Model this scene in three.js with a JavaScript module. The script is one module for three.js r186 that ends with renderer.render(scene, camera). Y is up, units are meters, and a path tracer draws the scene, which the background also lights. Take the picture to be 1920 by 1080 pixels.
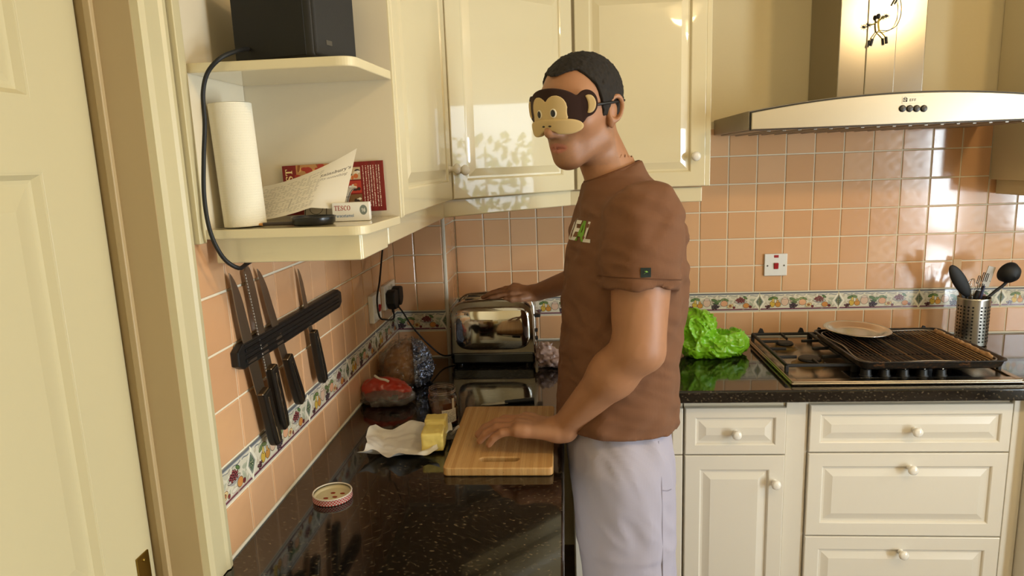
import * as THREE from 'three';
import { RoundedBoxGeometry } from 'three/addons/geometries/RoundedBoxGeometry.js';
import { mergeGeometries, mergeVertices, toCreasedNormals } from 'three/addons/utils/BufferGeometryUtils.js';
import { ImprovedNoise } from 'three/addons/math/ImprovedNoise.js';
import { RectAreaLightUniformsLib } from 'three/addons/lights/RectAreaLightUniformsLib.js';
import { FontLoader } from 'three/addons/loaders/FontLoader.js';
import { TextGeometry } from 'three/addons/geometries/TextGeometry.js';

// ---------------------------------------------------------------- camera, sky, lights, exposure
const scene = new THREE.Scene();
const V = (x, y, z) => new THREE.Vector3(x, y, z);
const CAM = V(0.63723, 1.62001, 2.67205), FOCAL = 1274.34;              // metres, pixels of a 1920 x 1080 frame
const FWD = V(-0.08029108, -0.18137179, -0.98013143), UPV = V(0.02162397, 0.98275772, -0.18362918);
const RIGHT = FWD.clone().cross(UPV).normalize();
const camera = new THREE.PerspectiveCamera(2 * Math.atan(540 / FOCAL) * 180 / Math.PI, 16 / 9, 0.05, 60);
camera.position.copy(CAM); camera.up.copy(UPV); camera.lookAt(CAM.clone().add(FWD)); scene.add(camera);
const renderer = new THREE.WebGLRenderer({ antialias: true });
renderer.toneMapping = THREE.LinearToneMapping;
renderer.toneMappingExposure = 0.4;
renderer.shadowMap.enabled = true;
RectAreaLightUniformsLib.init();
scene.background = new THREE.Color().setRGB(0.62, 0.72, 0.85);          // overcast daylight outdoors
const ROOM = { x1: 3.35, z1: 4.2, h: 2.45 };
const WIN = { z0: 0.55, z1: 1.9, y0: 1.05, y1: 2.1 };                   // window over the sink in the right-hand wall
const day = new THREE.RectAreaLight(new THREE.Color().setRGB(0.80, 0.92, 1.0), 15, 3.2, 2.2);   // overcast sky outside that window
day.position.set(ROOM.x1 + 1.7, 1.9, 1.2); day.lookAt(0, 1.4, 1.1); scene.add(day);
const GLAZED = { z0: 2.25, z1: 3.15, y1: 2.02 };                          // glazed back door in the same wall
const day2 = new THREE.RectAreaLight(new THREE.Color().setRGB(0.80, 0.92, 1.0), 70, 1.1, 1.8);
day2.position.set(ROOM.x1 + 0.5, 0.95, 2.72); day2.lookAt(0.8, 0.8, 1.4); scene.add(day2);
const LAMPS = [[1.31, 2.03], [2.43, 2.03]];                               // two warm ceiling lamps, built further down
const LAMP_COLOR = new THREE.Color().setRGB(1.0, 0.71, 0.35), LAMP_POWER = [3.5, 8.2];

// pixel of the photograph -> point on the plane axis = value
function px(u, v, axis, val) {
  const d = FWD.clone().addScaledVector(RIGHT, (u - 960) / FOCAL).addScaledVector(UPV, (540 - v) / FOCAL);
  return CAM.clone().addScaledVector(d, (val - CAM[axis]) / d[axis]);
}
// ---------------------------------------------------------------- helpers
const names = new Map();
const numbered = (n) => { const k = names.get(n) || 0; names.set(n, k + 1); return k ? n + '_' + String(k).padStart(3, '0') : n; };
let rs = 12345; const rnd = () => { rs = (Math.imul(rs, 1664525) + 1013904223) >>> 0; return rs / 4294967296; };
const noise = new ImprovedNoise();
const N = (x, y, z) => noise.noise(x + 31.7, y + 17.3, z + 5.1);
function shadows(o) { o.castShadow = o.receiveShadow = true; return o; }
function part(parent, name, geo, mat, pos, rot, label) {
  const m = shadows(new THREE.Mesh(geo, mat)); m.name = name;
  if (pos) m.position.set(...(pos.isVector3 ? pos.toArray() : pos));
  if (rot) m.rotation.set(...rot);
  if (label) m.userData.label = label;
  parent.add(m); return m;
}
function thing(name, label, category, pos = [0, 0, 0], turn = 0, group) {
  const o = new THREE.Group(); o.name = numbered(name); o.position.set(...(pos.isVector3 ? pos.toArray() : pos)); o.rotation.y = turn;
  o.userData = { label, category }; if (group) o.userData.group = group; scene.add(o); return o;
}
function single(name, label, category, geo, mat, pos, rot, group) {
  const m = part(scene, numbered(name), geo, mat, pos, rot); m.userData = { label, category }; if (group) m.userData.group = group; return m;
}
function structure(name, geo, mat, pos, rot) {
  const m = part(scene, numbered(name), geo, mat, pos, rot); m.userData = { kind: 'structure', label: '', category: 'structure' }; delete m.userData.label; delete m.userData.category; return m;
}
const rbox = (w, h, d, r = 0.002, s = 2) => new RoundedBoxGeometry(w, h, d, s, Math.min(r, w / 2.01, h / 2.01, d / 2.01));
const at = (g, x, y, z) => g.translate(x, y, z);
const merge = (...g) => mergeGeometries(g.flat().map((q) => { const o = q.index ? q.toNonIndexed() : q; for (const k of Object.keys(o.attributes)) if (!['position', 'normal', 'uv'].includes(k)) o.deleteAttribute(k); return o; }));
const tube = (pts, r, n = 40, rad = 8, closed = false) => new THREE.TubeGeometry(new THREE.CatmullRomCurve3(pts.map((p) => p.isVector3 ? p : V(...p)), closed), n, r, rad, closed);
const lathe = (pts, n = 40) => new THREE.LatheGeometry(pts.map((p) => new THREE.Vector2(...p)), n);
function rod(a, b, r0, r1 = r0, n = 12) {                       // tapered bar between two points
  const d = b.clone().sub(a), g = new THREE.CylinderGeometry(r1, r0, d.length(), n);
  g.applyQuaternion(new THREE.Quaternion().setFromUnitVectors(V(0, 1, 0), d.clone().normalize())); return g.translate((a.x + b.x) / 2, (a.y + b.y) / 2, (a.z + b.z) / 2);
}
function extrude(shape, depth, bevel = 0, curveSegments = 16) {
  return new THREE.ExtrudeGeometry(shape, { depth: depth - 2 * bevel, bevelEnabled: bevel > 0, bevelSize: bevel, bevelThickness: bevel, bevelSegments: 2, curveSegments }).translate(0, 0, bevel);
}
const poly = (pts) => new THREE.Shape(pts.map((p) => new THREE.Vector2(...p)));
const lin = (r, g, b) => new THREE.Color().setRGB(r, g, b);
function M(color, roughness = 0.6, o = {}) { return new THREE.MeshPhysicalMaterial({ color, roughness, side: o.side ?? THREE.FrontSide, ...o }); }
function canvasTex(w, h, draw, srgb = true) {
  const c = document.createElement('canvas'); c.width = w; c.height = h; draw(c.getContext('2d'), w, h);
  const t = new THREE.CanvasTexture(c); if (srgb) t.colorSpace = THREE.SRGBColorSpace; t.wrapS = t.wrapT = THREE.RepeatWrapping; t.anisotropy = 8; return t;
}
function dataTex(n, f, srgb = true) {                             // f(u, v) -> [r, g, b] 0..1, tileable if f is
  const d = new Uint8Array(n * n * 4);
  for (let y = 0; y < n; y++) for (let x = 0; x < n; x++) { const c = f(x / n, y / n); for (let k = 0; k < 3; k++) d[(y * n + x) * 4 + k] = Math.max(0, Math.min(255, c[k] * 255)); d[(y * n + x) * 4 + 3] = 255; }
  const t = new THREE.DataTexture(d, n, n); t.magFilter = THREE.LinearFilter; t.minFilter = THREE.LinearMipmapLinearFilter; t.generateMipmaps = true; t.wrapS = t.wrapT = THREE.RepeatWrapping; if (srgb) t.colorSpace = THREE.SRGBColorSpace; t.needsUpdate = true; return t;
}
const tn = (u, v, f, s = 0) => { const T = Math.PI * 2, R = f / T; return noise.noise(R * Math.cos(u * T) + s + 40, R * Math.sin(u * T) + R * Math.cos(v * T) * 1.37 + 50, R * Math.sin(v * T) * 1.37 + s * 2.1 + 60); };
function planarUV(geo, s = 1) {                                   // uv in metres by the dominant axis of each face's normal
  const g = geo.index ? geo.toNonIndexed() : geo, p = g.attributes.position, n = g.attributes.normal, uv = new Float32Array(p.count * 2);
  for (let i = 0; i < p.count; i += 3) {
    let ax = 0, ay = 0, az = 0; for (let k = 0; k < 3; k++) { ax += Math.abs(n.getX(i + k)); ay += Math.abs(n.getY(i + k)); az += Math.abs(n.getZ(i + k)); }
    for (let k = 0; k < 3; k++) { const X = p.getX(i + k), Y = p.getY(i + k), Z = p.getZ(i + k); const c = ay >= ax && ay >= az ? [X, Z] : ax >= az ? [Z, Y] : [X, Y]; uv[(i + k) * 2] = c[0] * s; uv[(i + k) * 2 + 1] = c[1] * s; }
  }
  g.setAttribute('uv', new THREE.BufferAttribute(uv, 2)); return g;
}
// surface nets: mesh of the zero level of a distance field
function surfaceNets(f, lo, hi, cell) {
  const n = [0, 1, 2].map((k) => Math.ceil((hi[k] - lo[k]) / cell) + 1), [nx, ny, nz] = n, S = new Float32Array(nx * ny * nz), B = 6, id = (x, y, z) => x + nx * (y + ny * z);
  for (let bz = 0; bz < nz; bz += B) for (let by = 0; by < ny; by += B) for (let bx = 0; bx < nx; bx += B) {
    const d = f(lo[0] + (bx + B / 2) * cell, lo[1] + (by + B / 2) * cell, lo[2] + (bz + B / 2) * cell), skip = Math.abs(d) > B * cell * 1.5;
    for (let z = bz; z < Math.min(bz + B, nz); z++) for (let y = by; y < Math.min(by + B, ny); y++) for (let x = bx; x < Math.min(bx + B, nx); x++)
      S[id(x, y, z)] = skip ? d : f(lo[0] + x * cell, lo[1] + y * cell, lo[2] + z * cell);
  }
  const vi = new Int32Array(nx * ny * nz).fill(-1), pos = [], tri = [];
  const C = [[0, 0, 0], [1, 0, 0], [0, 1, 0], [1, 1, 0], [0, 0, 1], [1, 0, 1], [0, 1, 1], [1, 1, 1]], E = [[0, 1], [2, 3], [4, 5], [6, 7], [0, 2], [1, 3], [4, 6], [5, 7], [0, 4], [1, 5], [2, 6], [3, 7]];
  for (let z = 0; z < nz - 1; z++) for (let y = 0; y < ny - 1; y++) for (let x = 0; x < nx - 1; x++) {
    const v = C.map((c) => S[id(x + c[0], y + c[1], z + c[2])]); let m = 0; for (let k = 0; k < 8; k++) if (v[k] < 0) m |= 1 << k;
    if (m === 0 || m === 255) continue;
    let sx = 0, sy = 0, sz = 0, q = 0;
    for (const [a, b] of E) if ((v[a] < 0) !== (v[b] < 0)) { const t = v[a] / (v[a] - v[b]); sx += C[a][0] + (C[b][0] - C[a][0]) * t; sy += C[a][1] + (C[b][1] - C[a][1]) * t; sz += C[a][2] + (C[b][2] - C[a][2]) * t; q++; }
    vi[id(x, y, z)] = pos.length / 3; pos.push(lo[0] + (x + sx / q) * cell, lo[1] + (y + sy / q) * cell, lo[2] + (z + sz / q) * cell);
  }
  const quad = (a, b, c, d, flip) => { if (a < 0 || b < 0 || c < 0 || d < 0) return; flip ? tri.push(a, c, b, a, d, c) : tri.push(a, b, c, a, c, d); };
  for (let z = 1; z < nz - 1; z++) for (let y = 1; y < ny - 1; y++) for (let x = 1; x < nx - 1; x++) {
    const s = S[id(x, y, z)] < 0;
    if (s !== S[id(x + 1, y, z)] < 0) quad(vi[id(x, y - 1, z - 1)], vi[id(x, y, z - 1)], vi[id(x, y, z)], vi[id(x, y - 1, z)], !s);
    if (s !== S[id(x, y + 1, z)] < 0) quad(vi[id(x - 1, y, z - 1)], vi[id(x - 1, y, z)], vi[id(x, y, z)], vi[id(x, y, z - 1)], !s);
    if (s !== S[id(x, y, z + 1)] < 0) quad(vi[id(x - 1, y - 1, z)], vi[id(x, y - 1, z)], vi[id(x, y, z)], vi[id(x - 1, y, z)], !s);
  }
  const g = new THREE.BufferGeometry(); g.setAttribute('position', new THREE.Float32BufferAttribute(pos, 3)); g.setIndex(tri); g.computeVertexNormals(); return g;
}
const smin = (a, b, k) => { const h = Math.max(k - Math.abs(a - b), 0) / k; return Math.min(a, b) - h * h * k * 0.25; };
function cone(a, b, ra, rb) {                                     // tapered capsule
  const bx = b.x - a.x, by = b.y - a.y, bz = b.z - a.z, L = bx * bx + by * by + bz * bz;
  return (x, y, z) => { const px = x - a.x, py = y - a.y, pz = z - a.z, t = Math.max(0, Math.min(1, (px * bx + py * by + pz * bz) / L)); return Math.hypot(px - bx * t, py - by * t, pz - bz * t) - (ra + (rb - ra) * t); };
}
const ell = (cx, cy, cz, a, b, c) => (x, y, z) => { const p = (x - cx) / a, q = (y - cy) / b, r = (z - cz) / c, k0 = Math.hypot(p, q, r), k1 = Math.hypot(p / a, q / b, r / c); return k1 < 1e-9 ? -Math.min(a, b, c) : k0 * (k0 - 1) / k1; };
const blend = (fs, k) => (x, y, z) => { let d = 1e9; for (const f of fs) d = smin(d, f(x, y, z), k); return d; };
function colored(geo, f) {                                        // vertex colours by position
  const p = geo.attributes.position, c = new Float32Array(p.count * 3), k = new THREE.Color();
  for (let i = 0; i < p.count; i++) { f(p.getX(i), p.getY(i), p.getZ(i), k, i); c.set([k.r, k.g, k.b], i * 3); }
  geo.setAttribute('color', new THREE.BufferAttribute(c, 3)); return geo;
}
// ---------------------------------------------------------------- materials
const roughGrain = dataTex(256, (u, v) => { const g = 0.5 + 0.25 * tn(u, v, 40) + 0.15 * tn(u, v, 90, 3); return [g, g, g]; }, false);
const paintGrain = roughGrain.clone(); paintGrain.repeat.set(6, 6); paintGrain.needsUpdate = true;
const MAT = {
  wall: M('#dfd0aa', 0.85, { bumpMap: paintGrain, bumpScale: 0.0004 }),
  ceiling: M('#e8e2d2', 0.9),
  gloss: M('#dccfa9', 0.34, { clearcoat: 1.0, clearcoatRoughness: 0.03 }),        // painted ivory wall cabinet doors
  base: M('#e0d9c9', 0.3, { clearcoat: 0.4, clearcoatRoughness: 0.1 }),            // whiter base cabinets
  satin: M('#d6cab0', 0.5),                                                        // carcasses, shelves
  trim: M('#c6ba93', 0.38),                                                        // painted woodwork
  grout: M('#e2d8bf', 0.9),
  caulk: M('#ddd6c4', 0.6),
  knob: M('#efe9dc', 0.12, { clearcoat: 0.5 }),
  black: M('#0d0d0e', 0.45), blackGloss: M('#08080a', 0.12, { clearcoat: 0.5 }), rubber: M('#101011', 0.6),
  steel: M('#b9b4aa', 0.3, { metalness: 1 }), steelDull: M('#9c958a', 0.42, { metalness: 1 }), chrome: M('#d8d4cc', 0.06, { metalness: 1 }),
  blade: M('#948a7e', 0.36, { metalness: 1 }), brass: M('#8f7436', 0.35, { metalness: 1 }),
  white: M('#e4e2dc', 0.35), red: M('#a01418', 0.3), paper: M('#e6dfcf', 0.9, { side: THREE.DoubleSide }),
  iron: M('#141312', 0.55),
};
// ---------------------------------------------------------------- room shell
const T = 0.12, DOOR = { z0: 1.655, z1: 2.44, h: 2.04 };
const wallBack = structure('wall_back', rbox(ROOM.x1 + 2 * T, ROOM.h, T, 0.001, 1), MAT.wall, [ROOM.x1 / 2, ROOM.h / 2, -T / 2 - 0.0015]);
const wallLeft = structure('wall_left', merge(
  at(new THREE.BoxGeometry(T, ROOM.h, DOOR.z0), -T / 2 - 0.0015, ROOM.h / 2, DOOR.z0 / 2),
  at(new THREE.BoxGeometry(T, ROOM.h - DOOR.h, DOOR.z1 - DOOR.z0), -T / 2 - 0.0015, (ROOM.h + DOOR.h) / 2, (DOOR.z0 + DOOR.z1) / 2),
  at(new THREE.BoxGeometry(T, ROOM.h, ROOM.z1 - DOOR.z1), -T / 2 - 0.0015, ROOM.h / 2, (ROOM.z1 + DOOR.z1) / 2)), MAT.wall);
structure('wall_right', merge(
  at(new THREE.BoxGeometry(T, WIN.y0, GLAZED.z0), 0, WIN.y0 / 2, GLAZED.z0 / 2), at(new THREE.BoxGeometry(T, ROOM.h - WIN.y1, GLAZED.z0), 0, (ROOM.h + WIN.y1) / 2, GLAZED.z0 / 2),
  at(new THREE.BoxGeometry(T, WIN.y1 - WIN.y0, WIN.z0), 0, (WIN.y0 + WIN.y1) / 2, WIN.z0 / 2), at(new THREE.BoxGeometry(T, WIN.y1 - WIN.y0, GLAZED.z0 - WIN.z1), 0, (WIN.y0 + WIN.y1) / 2, (GLAZED.z0 + WIN.z1) / 2), at(new THREE.BoxGeometry(T, ROOM.h, ROOM.z1 - GLAZED.z1), 0, ROOM.h / 2, (ROOM.z1 + GLAZED.z1) / 2), at(new THREE.BoxGeometry(T, ROOM.h - GLAZED.y1, GLAZED.z1 - GLAZED.z0), 0, (ROOM.h + GLAZED.y1) / 2, (GLAZED.z0 + GLAZED.z1) / 2)), MAT.wall, [ROOM.x1 + T / 2, 0, 0]);
structure('wall_front', new THREE.BoxGeometry(ROOM.x1 + 2 * T, ROOM.h, T), MAT.wall, [ROOM.x1 / 2, ROOM.h / 2, ROOM.z1 + T / 2]);
structure('ceiling', new THREE.BoxGeometry(ROOM.x1 + 2 * T, T, ROOM.z1 + 2 * T), MAT.ceiling, [ROOM.x1 / 2, ROOM.h + T / 2, ROOM.z1 / 2]);
const floorTex = dataTex(256, (u, v) => { const k = 0.9 + 0.1 * tn(u, v, 12) + 0.06 * tn(u, v, 50, 2); return [0.52 * k, 0.42 * k, 0.32 * k]; });
structure('floor', planarUV(new THREE.BoxGeometry(ROOM.x1 + 2 * T, T, ROOM.z1 + 2 * T)), M('#ffffff', 0.45, { map: floorTex }), [ROOM.x1 / 2, -T / 2, ROOM.z1 / 2]);

// the window over the sink: frame, mullion, panes (out of the frame of the photograph; it lights the kitchen and shows in the glossy doors)
{ const w = structure('window_1', merge(
    ...[[WIN.y0 + 0.03, 0.06], [WIN.y1 - 0.03, 0.06]].map(([y, h]) => at(rbox(0.07, h, WIN.z1 - WIN.z0, 0.004, 1), ROOM.x1 + 0.06, y, (WIN.z0 + WIN.z1) / 2)),
    ...[WIN.z0 + 0.03, (WIN.z0 + WIN.z1) / 2 + 0.1, WIN.z1 - 0.03].map((z) => at(rbox(0.07, WIN.y1 - WIN.y0, 0.06, 0.004, 1), ROOM.x1 + 0.06, (WIN.y0 + WIN.y1) / 2, z))), MAT.white);
  const zm = (WIN.z0 + WIN.z1) / 2 + 0.1, glass = M('#ffffff', 0.0, { transmission: 1, thickness: 0, ior: 1.5 });
  for (const [a, b] of [[WIN.z0 + 0.06, zm - 0.03], [zm + 0.03, WIN.z1 - 0.06]]) part(w, 'pane', new THREE.PlaneGeometry(b - a, WIN.y1 - WIN.y0 - 0.12), glass, [ROOM.x1 + 0.06, (WIN.y0 + WIN.y1) / 2, (a + b) / 2], [0, -Math.PI / 2, 0]);
}
{ const w = GLAZED.z1 - GLAZED.z0, t = structure('door_2', merge(...[-1, 1].map((s) => at(rbox(0.05, GLAZED.y1, 0.1, 0.003, 1), 0, GLAZED.y1 / 2, s * (w / 2 - 0.05))), ...[0.1, 0.95, GLAZED.y1 - 0.06].map((y, i) => at(rbox(0.05, i === 0 ? 0.2 : 0.1, w, 0.003, 1), 0, y, 0))), MAT.white, [ROOM.x1 + 0.06, 0, (GLAZED.z0 + GLAZED.z1) / 2]);
  for (const [a, b] of [[0.2, 0.9], [1.0, GLAZED.y1 - 0.11]]) part(t, 'pane', new THREE.PlaneGeometry(w - 0.2, b - a), M('#ffffff', 0.0, { transmission: 1, thickness: 0, ior: 1.5 }), [0, (a + b) / 2, 0], [0, -Math.PI / 2, 0]); }
{ // garden outside the window and glazed door: ground and a leafy hedge
  structure('ground', new THREE.BoxGeometry(6, 0.1, 9), M('#5d6a3c', 0.95), [ROOM.x1 + T + 3.01, -0.17, 2]);
  const leafMat = [...['#7ea657', '#96bb68', '#6a9148'].map((c) => M(c, 0.9, { side: THREE.DoubleSide, transmission: 0.5, thickness: 0 }))];
  const t = thing('garden_hedge', 'leafy green hedge outside the kitchen window', 'hedge', [ROOM.x1 + 0.95, -0.1, 0.6]), quad = []; for (let m = 0; m < 3; m++) quad.push([]);
  for (let k = 0; k < 1500; k++) { const s = poly([[0, -0.05], [0.028, 0], [0, 0.06], [-0.028, 0]]), g = new THREE.ShapeGeometry(s); g.rotateX(rnd() * 6); g.rotateY(rnd() * 6); g.rotateZ(rnd() * 6); g.translate((rnd() - 0.5) * 0.5, 0.2 + Math.pow(rnd(), 0.8) * 1.75, (rnd() - 0.5) * 2.6); quad[k % 3].push(g); }
  quad.forEach((q, m) => { const p = part(t, 'leaves', merge(q), leafMat[m]); p.userData.kind = 'stuff'; }); part(t, 'stems', merge(Array.from({ length: 14 }, (_, k) => rod(V(0, 0, -1.2 + k * 0.185), V((rnd() - 0.5) * 0.3, 1.8, -1.2 + k * 0.185 + (rnd() - 0.5) * 0.3), 0.03, 0.008, 7))), M('#4a3a28', 0.9)); }
// doorway in the left wall: lining, architrave and a closed panelled door
structure('trim_1', merge(
  at(rbox(0.10, DOOR.h, 0.03, 0.002), -0.045, DOOR.h / 2, DOOR.z0 - 0.013), at(rbox(0.10, 0.03, DOOR.z1 - DOOR.z0, 0.002), -0.045, DOOR.h + 0.013, (DOOR.z0 + DOOR.z1) / 2), at(rbox(0.10, DOOR.h, 0.03, 0.002), -0.045, DOOR.h / 2, DOOR.z1 + 0.013),
  at(rbox(0.012, DOOR.h, 0.012, 0.002), -0.058, DOOR.h / 2, DOOR.z0 + 0.004)), M('#b09a72', 0.45));
{ // architrave: a moulded section swept up the far jamb, cut off above the worktop, then along the head
  const sec = poly([[0, 0], [0.016, 0.002], [0.02, 0.012], [0.014, 0.02], [0.013, 0.06], [0.017, 0.066], [0.015, 0.078], [0.0, 0.08]]);
  const jamb = extrude(sec, DOOR.h - 0.905, 0, 4); jamb.rotateX(-Math.PI / 2);          // section in x / -z, length up
  structure('trim_2', jamb, MAT.trim, [0, 0.912, DOOR.z0 + 0.002]);
  structure('trim_3', rbox(0.016, 0.075, DOOR.z1 - DOOR.z0 + 0.15, 0.004), MAT.trim, [0.008, DOOR.h + 0.04, (DOOR.z0 + DOOR.z1) / 2]);
  structure('trim_4', rbox(0.016, DOOR.h, 0.075, 0.004), MAT.trim, [0.008, DOOR.h / 2, DOOR.z1 + 0.045]);
}
// raised-and-fielded panel: nested rectangles at given insets and depths, front face towards +z, origin at the panel's centre
function fielded(w, h, prof, th) {
  const pos = [], idx = [], loops = prof.map(([i, d]) => [[-w / 2 + i, -h / 2 + i, d], [w / 2 - i, -h / 2 + i, d], [w / 2 - i, h / 2 - i, d], [-w / 2 + i, h / 2 - i, d]]);
  loops.unshift(loops[0].map(([x, y]) => [x, y, -th])); let n = 0; const quad = (a, b, c, d) => { pos.push(...a, ...b, ...c, ...d); idx.push(n, n + 1, n + 2, n, n + 2, n + 3); n += 4; };
  for (let l = 0; l + 1 < loops.length; l++) for (let k = 0; k < 4; k++) quad(loops[l][k], loops[l][(k + 1) % 4], loops[l + 1][(k + 1) % 4], loops[l + 1][k]);
  quad(...loops[loops.length - 1]); quad(...[...loops[0]].reverse());
  const g = new THREE.BufferGeometry(); g.setAttribute('position', new THREE.Float32BufferAttribute(pos, 3)); g.setIndex(idx); return toCreasedNormals(g, 0.12);
}
const doorProfile = (stile = 0.05) => [[0, -0.003], [0.001, -0.001], [0.003, 0], [stile - 0.003, 0], [stile, -0.002], [stile + 0.003, -0.0065], [stile + 0.009, -0.007], [stile + 0.013, -0.006], [stile + 0.028, -0.0015], [stile + 0.031, -0.0005]];
{ const d = thing('door', 'cream painted panelled door with small brass latch plate, closed in its frame', 'door', [-0.1, 0, (DOOR.z0 + DOOR.z1) / 2], Math.PI / 2); d.userData.kind = 'structure'; d.name = 'door_1'; delete d.userData.category; delete d.userData.label;
  const W = DOOR.z1 - DOOR.z0 - 0.008, ys = [0.01, 0.24, 0.86, 1.01, 1.63, 1.73, 1.93, 2.035];
  const slab = [], st = 0.115, mid = 0.1;                                          // stiles and rails
  for (const x of [-W / 2 + st / 2, 0, W / 2 - st / 2]) slab.push(at(rbox(x ? st : mid, 2.025, 0.04, 0.0015, 1), x, 1.0225, 0));
  for (const [a, b] of [[ys[0], ys[1]], [ys[2], ys[3]], [ys[4], ys[5]], [ys[6], ys[7]]]) slab.push(at(new THREE.BoxGeometry(W - 2 * st + 0.01, b - a, 0.0398), 0, (a + b) / 2, 0));
  part(d, 'door_leaf', merge(slab), MAT.trim);
  for (const [a, b] of [[ys[1], ys[2]], [ys[3], ys[4]], [ys[5], ys[6]]]) for (const s of [-1, 1]) {
    const pw = W / 2 - st - mid / 2; part(d, 'door_panel', fielded(pw + 0.002, b - a + 0.002, [[0, 0.019], [0.004, 0.019], [0.011, 0.010], [0.016, 0.009], [0.02, 0.009], [0.05, 0.0155], [0.052, 0.016]], 0.01), MAT.trim, [s * (pw / 2 + mid / 2), (a + b) / 2, 0]);
  }
  const plate = part(d, 'latch_plate', rbox(0.032, 0.09, 0.003, 0.001), MAT.brass, [W / 2 - 0.03, 0.955, 0.0215]);
  for (const y of [-0.035, 0.035]) part(plate, 'screw', new THREE.SphereGeometry(0.0035, 8, 6), MAT.brass, [0, y, 0.001]);
  part(plate, 'thumb_turn', lathe([[0, 0.012], [0.006, 0.011], [0.008, 0.006], [0.005, 0]], 16), MAT.brass, [0, -0.012, 0.001], [Math.PI / 2, 0, 0]);
}
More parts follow.
